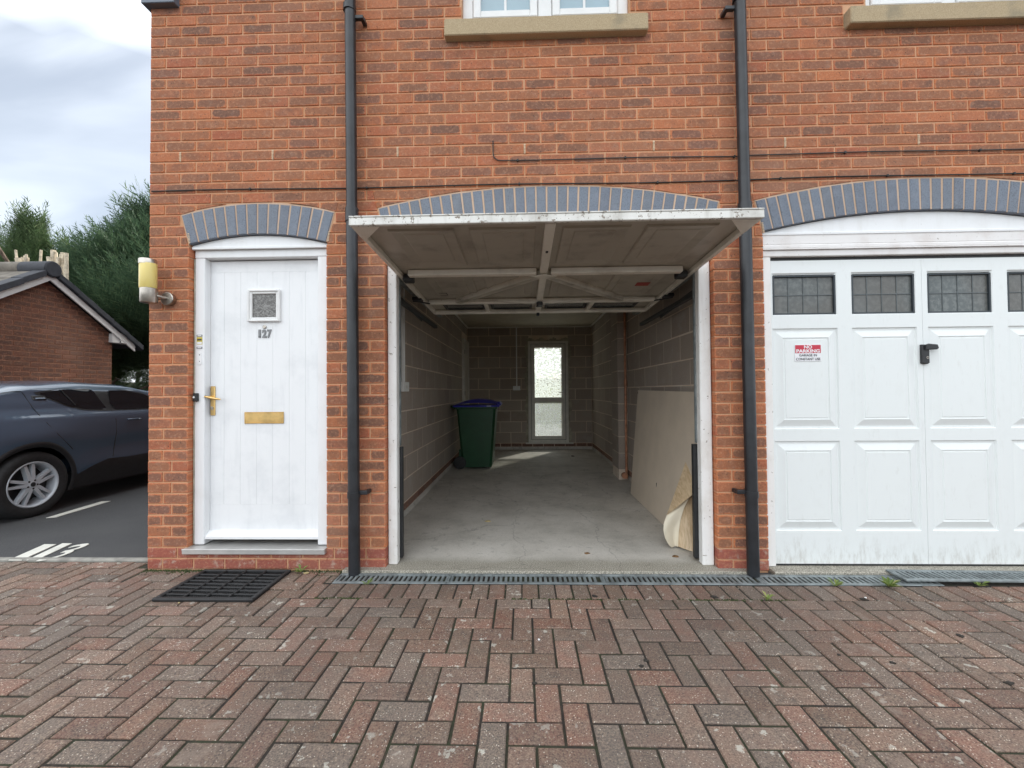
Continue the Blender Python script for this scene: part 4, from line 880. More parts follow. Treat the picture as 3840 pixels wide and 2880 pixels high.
# curled vinyl offcut standing in the corner: upper face, turned-over edge with pale backing, lower fold
vr = thing('vinyl_roll', 'curled offcut of oak patterned vinyl flooring in front of the beige board', 'vinyl flooring', (3.86, .40, 0))
def at(px, py, y): d = CAMM@np.array(((px*1.736-1920)/1578.93, 1, (1440-py*1.736)/1578.93)); return Vector(CAMP+d*((y-CAMP[1])/d[1]))
def curve(pts): return lambda t: (lambda k, f: pts[k].lerp(pts[k+1], f))(min(int(t*(len(pts)-1)), len(pts)-2), t*(len(pts)-1)-min(int(t*(len(pts)-1)), len(pts)-2))
def ruled(name, L, Rr, mat, bul, nu=14, nv=24, off=0.):
    l, r = curve([at(*p) for p in L]), curve([at(*p) for p in Rr]); dv = Vector((-.35, -.9, .1)).normalized()
    return obj(name, MB().grid(lambda u, v: l(v).lerp(r(v), u)+dv*(bul*math.sin(math.pi*u)*(.3+.7*v)+off), nu, nv), mat, vr, True)
LE = [(1501, 935, .62), (1488, 975, .58), (1474, 1018, .54), (1461, 1055, .50), (1449, 1088, .45), (1440, 1113, .40)]; RE = [(1504, 940, .60), (1506, 965, .52), (1507, 990, .46), (1507, 1015, .40), (1507, 1040, .34), (1508, 1058, .30)]
ruled('oak_face', LE, RE, 'vinyl', .02)
ruled('pale_backing', [(1440, 1113, .402), (1434, 1130, .38), (1433, 1146, .36), (1437, 1163, .35), (1444, 1176, .345), (1451, 1183, .34)], [(1508, 1059, .33), (1489, 1076, .345), (1478, 1096, .36), (1470, 1122, .37), (1466, 1152, .36), (1465, 1181, .35)], 'vinyl_back', -.03)
ruled('oak_face', [(1489, 1075, .352), (1478, 1095, .366), (1470, 1121, .376), (1466, 1151, .366), (1464, 1180, .356)], [(1508, 1058, .40), (1508, 1090, .38), (1508, 1120, .35), (1509, 1155, .32), (1512, 1196, .27)], 'vinyl', .012)
ruled('back_face', [(1500, 935, .68), (1492, 985, .66), (1486, 1060, .60), (1480, 1120, .50), (1470, 1178, .42)], [(1512, 935, .70), (1514, 985, .66), (1514, 1060, .58), (1514, 1120, .48), (1514, 1185, .40)], 'vinyl_back', .0)
# sockets with conduit
sk1 = thing('power_socket', 'white double socket with conduit on the back wall beside the glazed door', 'socket', (2.53, BW-.02, 1.28), 'white electrical boxes in the garage')
obj('face_plate', MB().box(2.458, 2.608, BW-.03, BW-.001, 1.238, 1.328, .004), 'pvc', sk1); obj('conduit', MB().box(2.525, 2.549, BW-.018, BW-.001, 1.328, 2.57, .003), 'pvc', sk1)
for x in (2.485, 2.555): obj('rocker', MB().box(x, x+.012, BW-.033, BW-.029, 1.295, 1.315, .001).box(x-.004, x+.002, BW-.0305, BW-.029, 1.265, 1.272).box(x+.014, x+.020, BW-.0305, BW-.029, 1.265, 1.272), 'pvc_dirty', sk1)
sk2 = thing('light_switch', 'white surface switch box with conduit just inside the left garage jamb', 'switch', (LW+.02, 1.11, 1.27), 'white electrical boxes in the garage')
obj('back_box', MB().box(LW+.001, LW+.045, 1.02, 1.21, 1.225, 1.318, .004), 'pvc', sk2); obj('conduit', MB().box(LW+.001, LW+.026, 1.09, 1.14, 1.32, 2.57, .003), 'pvc', sk2); obj('rocker', MB().box(LW+.044, LW+.05, 1.10, 1.13, 1.255, 1.285, .002), 'pvc_dirty', sk2)
cp = tag(obj('copper_pipe', MB().tube([(4.07, 2.862, .02), (4.07, 2.862, 2.57)], .017, 12), 'copper', None, True), 'brown copper pipe up the corner of the block pier', 'pipe'); obj('pipe_joint', MB().tube([(4.07, 2.862, 1.28), (4.07, 2.862, 1.36)], .021, 12).tube([(4.03, 2.84, .07), (4.03, 2.78, .07)], .04, 12), 'copper', cp, True)

# ================================================================== DRAIN, DOORMAT
def grate(x0, x1, z=GZ+.004, tilt=0., y0=-.206, y1=-.058, lab='', solid=True):
    t = thing('drain_grate', lab, 'drain grate', (x0, y0, GZ), 'slotted drain grates along the house'); tz = lambda x, y, zz: (x, y, zz+tilt*(1-(x-x0)/(x1-x0)*.75))
    obj('frame', MB().box(x0, x1, y0, y0+.028, z-.012, z, .002).box(x0, x1, y1-.028, y1, z-.012, z, .002).box(x0, x0+.012, y0+.028, y1-.028, z-.012, z, .001).box(x1-.012, x1, y0+.028, y1-.028, z-.012, z, .001).xf(tz), 'galv', t)
    mb = MB(); x = x0+.026
    while x < x1-.02: mb.box(x-.0085, x+.0085, y0+.027, y1-.027, z-.011, z-.001, .002); x += .0325
    obj('bar', mb.xf(tz), 'galv', t, kind='stuff')
struct('drain_channel', MB().box(1.41, 8.5, -.211, -.207, -.12, GZ, .001).box(1.41, 8.5, -.0575, -.0562, -.12, GZ-.002).box(1.41, 8.5, -.21, -.057, -.13, -.10), 'dark_void')
for a0, a1, lab in ((1.42, 2.165, 'first drain grate, under the left downpipe'), (2.167, 3.185, 'drain grate across the left half of the open garage mouth'), (3.187, 4.20, 'drain grate across the right half of the open garage mouth up to the downpipe'), (4.202, 5.0, 'drain grate in front of the closed garage door, right of the downpipe'), (5.002, 5.30, 'short drain grate running under the lifted one')): grate(a0, a1, lab=lab)
grate(5.08, 6.1, z=GZ+.020, tilt=.012, y0=-.192, y1=-.035, lab='loose drain grate lying on top of the channel by the closed garage')
dmx = thing('doormat', 'black rubber grid doormat on the paving below the front door', 'doormat', (.75, -.25, GZ))
X0, X1, Ya, Yb = .445, 1.06, -.46, -.036
mt = MB().box(X0, X1, Ya, Ya+.03, GZ, GZ+.02, .005).box(X0, X1, Yb-.025, Yb, GZ, GZ+.02, .005).box(X0, X0+.028, Ya+.03, Yb-.025, GZ, GZ+.0195, .005).box(X1-.028, X1, Ya+.03, Yb-.025, GZ, GZ+.0195, .005)
obj('rim', mt, 'rubber', dmx)
for i in range(1, 4): xx = X0+.028+(X1-X0-.056)*i/4; obj('rib', MB().tube([(xx+.004*math.sin(j*1.9+i), Ya+.03+(Yb-Ya-.055)*j/10, GZ+.013) for j in range(11)], .0075, 8), 'rubber', dmx, True)
for i in range(1, 8):
    yy = Ya+.03+(Yb-Ya-.055)*i/8; obj('rib', MB().tube([(X0+.028+(X1-X0-.056)*j/16, yy+.0025*math.sin(j*1.57), GZ+.010) for j in range(17)], .006, 6), 'rubber', dmx, True)
mb = MB(); mb.box(X0+.02, X1-.02, Ya+.02, Yb-.02, GZ+.001, GZ+.003)
for i in range(46):
    for j in range(24):
        xx, yy = X0+.034+i*(X1-X0-.066)/46, Ya+.036+j*(Yb-Ya-.066)/24; mb.box(xx, xx+.006, yy, yy+.010, GZ+.002, GZ+.008)
obj('stud', mb, 'rubber', dmx, kind='stuff')

# ================================================================== CAR
car = thing('parked_car', 'dark grey hatchback parked on the asphalt left of the house', 'car', (-3.2, 2.6, GZ))
def lerp_t(t, tb):
    for (a, va), (b, vb) in zip(tb[:-1], tb[1:]):
        if t <= b: f = max(0., (t-a)/(b-a)); f = f*f*(3-2*f)*.5+f*.5; return va+(vb-va)*f
    return tb[-1][1]
ROOF = [(.45, .80), (.62, 1.05), (.85, 1.20), (1.05, 1.275), (1.35, 1.335), (1.85, 1.372), (2.35, 1.352), (2.75, 1.285), (3.2, 1.08), (3.5, .97), (4.2, .88), (4.55, .66)]
HW = [(.45, .72), (.65, .84), (.95, .885), (1.3, .895), (2.2, .89), (3.4, .885), (4.1, .84), (4.55, .62)]
WHY, WHZ, WR, FHY = 1.228, GZ+.333, .333, 3.62
def side(y, z):
    ht = lerp_t(y, ROOF); hw = lerp_t(y, HW)
    p = lerp_t(z, [(.15, .955), (.42, .985), (.70, 1.0), (.90, .99), (.975, .98), (1.02, .945), (1.09, .905), (1.27, .83), (1.32, .76), (1.40, .70)])
    if ht < 1.1 and z > ht-.12: p *= 1-.25*((z-(ht-.12))/.12)**2
    bul = .045*math.exp(-((y-WHY)/.42)**2)*math.exp(-((z-.80)/.13)**2)+.04*math.exp(-((y-FHY)/.42)**2)*math.exp(-((z-.74)/.13)**2)
    hol = -.03*math.exp(-((y-2.35)/.5)**2)*math.exp(-((z-.60)/.14)**2)
    return -3.2+hw*p+bul+hol
def botz(y):
    for hy in (WHY, FHY):
        d = abs(y-hy)
        if d < .385: return max(.19, WHZ+math.sqrt(.385**2-d*d))
    return .19
ys = sorted(set([.45, .5, .56, .62, .7, .78]+[WHY-.3849, WHY+.3849, FHY-.3849, FHY+.3849]+[WHY+.384*math.sin(t) for t in np.linspace(-1.5, 1.5, 17)]+[FHY+.384*math.sin(t) for t in np.linspace(-1.5, 1.5, 17)]+list(np.arange(1.64, 3.2, .06))+[4.05, 4.15, 4.25, 4.35, 4.45, 4.55]))
def section(y):
    ht = lerp_t(y, ROOF); b = botz(y); ze = ht-.055; pts = []
    for i in range(41): z = b+(ze-b)*(i/40); pts.append((side(y, z), z))
    xe = pts[-1][0]
    for i in range(1, 8): t = i/7; pts.append((-3.2+(xe+3.2)*math.cos(t*math.pi/2)**.62 if t < 1 else -3.2, ze+.055*math.sin(t*math.pi/2)+.02*math.sin(t*math.pi/2)))
    return pts
bd = MB(); secs = [section(y) for y in ys]; n = len(secs[0])
for mir in (1, -1):
    V = [(-3.2+mir*(p[0]+3.2), y, p[1]) for y, s_ in zip(ys, secs) for p in s_]; F = []
    for i in range(len(ys)-1):
        for j in range(n-1):
            q = (i*n+j, (i+1)*n+j, (i+1)*n+j+1, i*n+j+1); F.append(q if mir > 0 else q[::-1])
    bd.add(V, F)
    for idx, fl in ((0, 1), (len(ys)-1, 0)):
        bd.add([(-3.2+mir*(p[0]+3.2), ys[idx], p[1]) for p in secs[idx]]+[(-3.2, ys[idx], botz(ys[idx]))], [tuple(range(n+1))])
bd.box(-3.9, -2.5, .6, 4.4, .17, .5)
obj('body', bd, 'car', car, True)
def strip(name, ylo, yhi, bot, top, mat, off=.004, nu=24, nv=6, lab=None):
    mb = MB().grid(lambda u, v: (lambda y: (lambda z: (side(y, z)+off, y, z))(bot(y)+(top(y)-bot(y))*v))(ylo+(yhi-ylo)*u), nu, nv); return obj(name, mb, mat, car, True)
def tb(*p): return lambda y: lerp_t(y, list(p))
def lin(*p):
    def f(y):
        for (a, va), (b, vb) in zip(p[:-1], p[1:]):
            if y <= b: return va+(vb-va)*max(0, min(1, (y-a)/(b-a)))
        return p[-1][1]
    return f
strip('window_surround', 1.34, 3.02, lin((1.34, 1.235), (1.60, 1.095), (1.75, 1.045), (2.0, 1.025), (3.02, 1.02)), lin((1.34, 1.250), (1.6, 1.292), (1.9, 1.304), (2.3, 1.288), (2.6, 1.235), (3.02, 1.035)), 'car_trim', .003, 44)
strip('side_window', 1.39, 2.03, lin((1.39, 1.225), (1.62, 1.105), (1.77, 1.058), (2.03, 1.042)), lin((1.39, 1.243), (1.62, 1.280), (1.88, 1.292), (1.94, 1.29), (2.03, 1.05)), 'car_glass', .0065)
strip('side_window', 2.10, 2.93, lin((2.10, 1.10), (2.102, 1.04), (2.93, 1.036)), lin((2.10, 1.13), (2.11, 1.27), (2.3, 1.276), (2.6, 1.222), (2.93, 1.05)), 'car_glass', .0065)
obj('window_divider', MB().tube([(side(1.60+.09*t, 1.27-.165*t)+.009, 1.60+.09*t, 1.275-.17*t) for t in np.linspace(0, 1, 6)], .007, 6), 'car_trim', car)
def seam(pts, r=.0035): obj('door_seam', MB().tube([(side(y, z)+.0005, y, z) for y, z in pts], r, 6), 'car_trim', car)
seam([(1.235, 1.255), (1.25, 1.20), (1.275, 1.10), (1.30, 1.02), (1.34, .92), (1.42, .80), (1.53, .69), (1.60, .62)])
seam([(2.08, 1.03), (2.10, .92), (2.105, .75), (2.09, .55), (2.07, .44)])
seam([(1.23, 1.262), (1.18, 1.262), (1.10, 1.25), (1.02, 1.235), (.95, 1.17)])
obj('rear_door_handle', MB().box(-.01, .004, 1.30, 1.43, 1.165, 1.215, .006).xf(lambda x, y, z: (x+side(y, z)+.004, y, z)), 'car_trim', car); obj('rear_door_handle', MB().box(-.004, .012, 1.325, 1.42, 1.175, 1.192, .005).xf(lambda x, y, z: (x+side(y, z)+.003, y, z)), 'car', car)
obj('door_handle', MB().tube([(side(y, .905)+.008+.02*math.sin(math.pi*t), y, .905) for t, y in zip(np.linspace(0, 1, 8), np.linspace(2.24, 2.42, 8))], [.008, .011, .012, .012, .012, .012, .011, .008], 8), 'car', car, True)
# cladding: arches and sill
for hy in (WHY, FHY):
    mb = MB().grid(lambda u, v: (lambda a, r_: (lambda y, z: (side(y, z)+.012*(1-abs(2*v-1)**3)+.002, y, z))(hy+r_*math.cos(a), WHZ+r_*math.sin(a)))(-.35+u*(math.pi+.70), .375+.055*v), 30, 4); mb.f = [f[::-1] for f in mb.f]; obj('wheel_arch', mb, 'car_trim', car, True)
strip('sill_cladding', 1.64, 3.24, lambda y: .19, lin((1.64, .33), (1.80, .395), (2.0, .452), (2.25, .44), (3.24, .44)), 'car_trim', .008, 30)
strip('sill_highlight', 1.66, 2.15, lin((1.66, .335), (1.80, .395), (2.0, .455), (2.15, .447)), lin((1.66, .345), (1.80, .412), (2.0, .474), (2.15, .460)), 'car', .012, 12, 2)
obj('underside', MB().box(-4.0, -2.4, .7, 4.3, .16, .35), 'car_trim', car)
# rear glass (left edge of the picture)
def rearg(u, v): y = .60+.30*v; x = -3.2+(u-.5)*1.25*(1-.1*v); return (x, y-.02, lerp_t(y, ROOF)+.012-.03*(2*u-1)**2)
obj('rear_window', MB().grid(rearg, 12, 8), 'car_glass', car, True)
obj('tail_light', MB().grid(lambda u, v: (side(.60+.28*u, .90+.07*v)+.006, .60+.28*u, .90+.07*v), 8, 4), 'red_sign', car, True)
def wheel(hy, sx):
    X = -3.2+sx*.875; f = lambda x: X+sx*(x)
    t = obj('wheel', MB().lathe([(.222, -.03), (.232, .02), (.27, .034), (.305, .03), (.326, .012), (.333, -.02), (.333, -.17), (.30, -.2)], (0, 0, 0), 'x', 48).xf(lambda x, y, z: (f(x), hy+y, WHZ+z)), 'tyre', car, True)
    obj('rim', MB().lathe([(.232, .018), (.224, .024), (.214, .018), (.205, -.005), (.198, -.06), (.195, -.13)], (0, 0, 0), 'x', 48).xf(lambda x, y, z: (f(x), hy+y, WHZ+z)), 'alloy', t, True)
    obj('brake_disc', MB().lathe([(0, -.09), (.15, -.09), (.15, -.1), (.2, -.12)], (0, 0, 0), 'x', 32).xf(lambda x, y, z: (f(x), hy+y, WHZ+z)), 'alloy_dark', t, True)
    for k in range(5):
        a0 = R(90+72*k+8); mb = MB()
        for s in (-1, 1):
            # twin spokes leave the hub together and reach the rim apart
            c0, c1 = (.045, s*.014), (.206, s*.036); w0, w1 = .017, .0125
            poly = [(c0[0], c0[1]-w0), (c1[0], c1[1]-w1), (c1[0], c1[1]+w1), (c0[0], c0[1]+w0)]
            for (za, zb2, sh) in ((.012, -.03, 0),):
                V = []
                for (r_, q) in poly: dep = .004+.010*(1-abs(r_-.1)/.12)*.6; V.append((dep, r_, q))
                for (r_, q) in poly: V.append((-.035, r_, q*1.0+(.004 if q > c0[1] else -.004)))
                V = [(x, r_*math.cos(a0)-q*math.sin(a0), r_*math.sin(a0)+q*math.cos(a0)) for x, r_, q in V]
                mb.add(V, [(0, 1, 2, 3), (7, 6, 5, 4), (0, 4, 5, 1), (1, 5, 6, 2), (2, 6, 7, 3), (3, 7, 4, 0)])
        obj('spoke', mb.xf(lambda x, y, z: (f(x), hy+y, WHZ+z)), 'alloy', t)
    obj('hub', MB().lathe([(0, .012), (.024, .012), (.03, .008), (.05, .006), (.062, -.01), (.062, -.04)], (0, 0, 0), 'x', 24).xf(lambda x, y, z: (f(x), hy+y, WHZ+z)), 'alloy', t, True)
    obj('hub_cap', MB().lathe([(0, .015), (.022, .014), (.025, .010)], (0, 0, 0), 'x', 20).xf(lambda x, y, z: (f(x), hy+y, WHZ+z)), 'alloy_dark', t, True)
    for k in range(5):
        a0 = R(90+72*k+44); obj('wheel_nut', MB().lathe([(0, .010), (.009, .009), (.010, .0)], (0, .043*math.cos(a0), .043*math.sin(a0)), 'x', 8).xf(lambda x, y, z: (f(x), hy+y, WHZ+z)), 'alloy_dark', t)
for hy in (WHY, FHY):
    for sx in (1, -1): wheel(hy, sx)

# ================================================================== DETACHED GARAGE
XG = -4.95; AY, AZ = 3.57, 3.065; SL = .68
gar = thing('brick_garage', 'small detached brick garage with a dark tiled gable roof behind the car', 'garage', (XG-2, AY, GZ))
yl, yr = AY-1.10, AY+1.09; zt = lambda y: AZ-.0-SL*abs(y-AY)
gm = MB().prism([(yl, -.2), (yr, -.2), (yr, zt(yr)), (AY, AZ), (yl, zt(yl))], FACEX(XG-.006), 5.)
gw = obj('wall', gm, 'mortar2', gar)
gp = []
for k in range(0, 42):
    z0, z1 = row(k); y = yl-(.1125 if k % 2 else 0)
    while y < yr:
        p = rect(max(yl, y+.005), min(yr, y+.22), z0, z1) if min(yr, y+.22)-max(yl, y+.005) > .03 else []
        p = clip(p, -SL, -1, AZ+SL*AY) if p else p; p = clip(p, SL, -1, AZ-SL*AY) if p else p
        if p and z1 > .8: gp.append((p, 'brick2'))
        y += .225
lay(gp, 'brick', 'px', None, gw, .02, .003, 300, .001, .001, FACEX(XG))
# bargeboards, soffit box, tiles
for s in (-1, 1):
    P = lambda d, h: (AY+s*d, AZ-SL*d+h); L_ = 1.46
    pts = [P(0, -.005), P(L_, -.005), P(L_, .105), P(0, .105)]
    if s > 0: pts = [P(0, -.015), P(1.12, -.015), P(1.12, -.03), (AY+1.46, AZ-SL*1.20-.03), (AY+1.46, AZ-SL*1.46+.105), P(0, .105)]; pts = [P(0, -.02), P(1.46, -.02), P(1.46, .09), P(0, .09)]
    pts = pts if area(pts) > 0 else pts[::-1]; obj('bargeboard', MB().prism(pts, FACEX(XG+.09), .022), 'barge', gar)
    for i in range(5):
        d0, d1 = .09+i*.30, .09+(i+1)*.30+.015; lift = .012; p4 = [P(d0, .10+.0), P(d1, .10+lift), P(d1, .20+lift), P(d0, .20)]; p4 = p4 if area(p4) > 0 else p4[::-1]
        obj('verge_tile', MB().prism(p4, FACEX(XG+.13), .20, .006), 'tile', gar)
    for j in range(10):                                                # courses of tiles behind the verge
        for i in range(5):
            d0, d1 = .06+i*.30, .06+(i+1)*.30+.03; p4 = [P(d0, .165), P(d1, .178), P(d1, .20), P(d0, .186)]; p4 = p4 if area(p4) > 0 else p4[::-1]; obj('roof_tile', MB().prism(p4, FACEX(XG-.072-j*.33), .325, .004), 'tile_old', gar)
obj('soffit_box', MB().box(XG-.1, XG+.07, yr-.06, yr+.085, zt(yr)-.145, zt(yr)+.02, .004).box(XG-.1, XG+.088, yr+.085, yr+.36, zt(yr)-.14, zt(yr)-.10, .003), 'barge', gar)
obj('soffit_box', MB().prism([(yr+.085, zt(yr)-.142), (yr+.37, zt(yr)-.142), (yr+.37, zt(yr)-.135), (yr+.085, zt(yr)+.06)], FACEX(XG+.086), .1), 'barge', gar)
for s_ in (-1, 1):
    p4 = [(AY, AZ+.07), (AY+s_*1.5, AZ-SL*1.5+.07), (AY+s_*1.5, AZ-SL*1.5+.10), (AY, AZ+.10)]; p4 = p4 if area(p4) > 0 else p4[::-1]; obj('roof_deck', MB().prism(p4, FACEX(XG+.066), 5.2), 'tile', gar)
for i in range(7): obj('ridge_tile', MB().tube([(XG+.12-i*.45, AY, AZ+.155), (XG+.12-(i+1)*.45+.004, AY, AZ+.155)], .128, 18).xf(lambda x, y, z: (x, y, z+.012)), 'tile_old' if i else 'tile', gar, True)
obj('ridge_end', MB().lathe([(0, .012), (.11, .012), (.125, .0)], (XG+.122, AY, AZ+.168), 'x', 24), 'tile', gar, True)

# ================================================================== PLANTS
def fronds(cnt, place, size, mat_dark, seed=1, upsweep=.5, wind=(0, 0, 0)):
    """feathery conifer sprays: each a bent spine with narrow leaflets"""
    g = np.random.default_rng(seed); P, D, Sz = place(g, cnt); nl = 10; out = []
    D = D+np.array(wind); D /= np.linalg.norm(D, axis=1)[:, None]; up = np.array((0, 0, 1.)); sd = np.cross(D, up); sd /= np.maximum(np.linalg.norm(sd, axis=1), .05)[:, None]
    rot = g.uniform(-.9, .9, cnt)[:, None]; sd = sd*np.cos(rot)+np.cross(sd, D)*np.sin(rot); sz = (Sz*size)[:, None]; bend = g.normal(0, .10, (cnt, 3))
    sp = [P+D*sz*t+up*sz*upsweep*.6*t*t+bend*sz*t*t for t in np.linspace(0, 1, nl+1)]
    for i in range(nl):
        td = sp[i+1]-sp[i]; td /= np.linalg.norm(td, axis=1)[:, None]; L = sz*(.34*(1-i/nl)**.8+.10); wv = sz*.024
        for q in (-1, 1):
            o = sd*q*.72+td*.85+g.normal(0, .15, (cnt, 3)); o /= np.linalg.norm(o, axis=1)[:, None]; b = sp[i]+td*sz*.05*q; out.append(np.stack([b-td*wv, b+td*wv, b+o*L*(.8+.4*g.random((cnt, 1)))], 1))
    out.append(np.stack([sp[-2]-sd*sz*.02, sp[-2]+sd*sz*.02, sp[-1]], 1))
    V = np.stack(out, 1).reshape(-1, 3); n3 = len(V)//3; me = bpy.data.meshes.new('crown'); me.vertices.add(len(V)); me.vertices.foreach_set('co', V.ravel()); me.loops.add(len(V)); me.loops.foreach_set('vertex_index', np.arange(len(V), dtype=np.int32))
    me.polygons.add(n3); me.polygons.foreach_set('loop_start', np.arange(n3, dtype=np.int32)*3); me.polygons.foreach_set('loop_total', np.full(n3, 3, dtype=np.int32)); me.update(calc_edges=True); return me
def conifer(loc, h, rad, cnt, lab, seed, mat='conifer', zlo=.12, lean=(0, 0), size=.55, wind=(0, 0, 0), flat=.55, trunks=1):
    t = thing('conifer_tree', lab, 'tree', loc, 'conifers behind the garage')
    def place(g, n):
        z = zlo+(1-zlo)*g.random(n)**.9; a = g.random(n)*2*math.pi; prof = np.clip(np.minimum(1., (1-z)/flat)**.75, .04, 1)*np.minimum(1, .45+(z-zlo)/(.25))
        lump = 1+.22*np.sin(a*3+z*9+seed)+.16*np.sin(a*5-z*17+seed*2.1); r = rad*prof*lump*(.45+.55*g.random(n)**.5)
        P = np.stack([loc[0]+r*np.cos(a)+lean[0]*z*h, loc[1]+r*np.sin(a)+lean[1]*z*h, loc[2]+z*h], 1)
        D = np.stack([np.cos(a), np.sin(a), .25+.9*z**2+g.normal(0, .15, n)], 1); D /= np.linalg.norm(D, axis=1)[:, None]
        k = max(30, n//90); Sz = .6+.7*g.random(n); hi = np.argsort(-P[:, 2]+.6*g.random(n))[:k*4]; Sz[hi] *= 1.0+.8*g.random(len(hi)); D[hi, 2] += .35; D /= np.linalg.norm(D, axis=1)[:, None]
        return P, D, Sz
    link('crown', fronds(cnt, place, size, None, seed, .5, wind), mat, t)
    for q in range(trunks):
        ox, oy = (0, 0) if trunks == 1 else (-.30+.24*math.cos(q*2.1), -.75+.24*math.sin(q*2.1)); g = random.Random(seed+q)
        pts = [(loc[0]+ox*(1+i*.5)+.05*g.uniform(-1, 1)+lean[0]*h*i/9*.9, loc[1]+oy*(1+i*.5), loc[2]+h*.94*i/9) for i in range(10)]; obj('trunk', MB().tube(pts, [(.16 if trunks == 1 else .10)*h/6*(1-i/10.5) for i in range(10)], 10), 'bark', t, True)
        for i in range(7):
            a_ = g.uniform(0, 6.28); j = g.randint(2, 7); q0 = Vector(pts[j]); q1 = q0+Vector((math.cos(a_)*rad*.5, math.sin(a_)*rad*.5, .4*rad*.5)); obj('limb', MB().tube([q0, (q0+q1)/2+Vector((0, 0, -.05)), q1], [.045, .03, .012], 6), 'bark', t)
    return t
conifer((-7.15, 8.3, GZ), 5.55, 2.25, 17000, 'tall wind-swept dark conifer against the house corner', 5, 'conifer_blue', .34, (-.01, 0), .55, (-.55, 0, .15), .42, 3)
conifer((-9.7, 8.4, GZ), 4.75, 2.0, 9000, 'broad conifer behind the garage roof, left of the tall dark one', 8, 'conifer', .15, (0, 0), .42, (-.1, 0, .2), .45)
conifer((-10.45, 7.9, GZ), 5.45, 1.15, 6000, 'narrow pointed conifer rising above the others', 12, 'conifer', .12, (0, 0), .40, (0, 0, .35), .75)
conifer((-12.9, 8.6, GZ), 5.7, 1.7, 8000, 'pale green conifer at the left edge behind the roof', 15, 'conifer', .12, (0, 0), .42, (0, 0, .3), .6)
conifer((-1.7, 10.4, GZ), 10.5, 2.7, 7000, 'unseen very tall conifer added behind the house to shade the parking area', 21, 'conifer_blue', .10, (0, 0), .5, (-.2, 0, .2), .5)  # unseen tree, added only to keep the parking area in shade
# lopped hedge stems above the garage roof
random.seed(5); hd = thing('lopped_hedge', 'row of pale lopped stems sticking up behind the garage ridge', 'hedge', (-7.3, 5.4, GZ))
def at(px, py, y): d = CAMM@np.array(((px*1.736-1920)/1578.93, 1, (1440-py*1.736)/1578.93)); return Vector(CAMP+d*((y-CAMP[1])/d[1]))
for i in range(21):
    px = random.choice((random.uniform(28, 60), random.uniform(60, 105), random.uniform(105, 152), random.uniform(112, 150))); py = 545+random.uniform(-8, 14)+max(0, px-120)*.35; yy = random.uniform(5.15, 5.35); q = at(px, py, yy); r_ = random.choice((.014, .022, .034, .048)); dx = random.uniform(-.22, .22)
    obj('stem', MB().tube([(q.x-dx*1.6, yy+.1, GZ), (q.x-dx, yy+.05, 2.3), (q.x-dx*.4, yy, q.z-.5), (q.x, yy, q.z)], [r_*1.5, r_*1.3, r_*1.05, r_*.9], 8), 'cut_wood', hd, True)
def pl_low(g, n):
    x = -9.6+2.5*g.random(n); z = .2+3.1*g.random(n)**.8; P = np.stack([x, 5.65+.5*g.random(n), z], 1); D = np.stack([.3*g.normal(0, 1, n), -np.ones(n)*.8, .5+.2*g.normal(0, 1, n)], 1); D /= np.linalg.norm(D, axis=1)[:, None]; return P, D, .6+.6*g.random(n)
link('foliage', fronds(3000, pl_low, .42, None, 33), 'conifer_blue', hd)
fh = thing('dark_hedge', 'dark evergreen hedge far beyond the parking area', 'hedge', (-11, 12, GZ))
def pl_far(g, n):
    P = np.stack([-17+12*g.random(n), 12+.5*g.random(n), .1+3.2*g.random(n)**.85], 1); D = np.stack([.4*g.normal(0, 1, n), -np.ones(n)*.7, .5+.3*g.normal(0, 1, n)], 1); D /= np.linalg.norm(D, axis=1)[:, None]; return P, D, .6+.6*g.random(n)
link('foliage', fronds(3200, pl_far, .5, None, 37), 'conifer_blue', fh)
for i in range(10): obj('stem', MB().tube([(-16.5+i*1.2, 12.3, GZ), (-16.4+i*1.2, 12.3, 2.6)], .06, 8), 'bark', fh, True)
# what stands behind the house, seen through the back door glass and past the garage
struct('patio', MB().box(1.2, 9, 6.2, 13, -.03, -.012), 'patio')
fe = thing('garden_fence', 'brown board fence far behind the house', 'fence', (0, 15, GZ))
for i in range(80): obj('board', MB().box(-22+i*.42, -22+i*.42+.41, 15+.02*(i % 2), 15.03+.02*(i % 2), GZ, 1.75, .004), 'bark', fe)
sh = thing('garden_shrub', 'green shrub outside the glazed back door', 'shrub', (3.0, 9.5, GZ))
def pl_sh(g, n):
    a = g.random(n)*6.283; z = g.random(n); r = (.55+.5*g.random(n))*np.sqrt(np.clip(1-(z-.4)**2*2, 0.05, 1)); P = np.stack([3.0+1.9*r*np.cos(a), 9.5+.7*r*np.sin(a), .1+1.15*z], 1); D = np.stack([np.cos(a), np.sin(a), .6+0*a], 1); D /= np.linalg.norm(D, axis=1)[:, None]; return P, D, .5+.5*g.random(n)
link('foliage', fronds(1100, pl_sh, .4, None, 41), 'weed', sh)
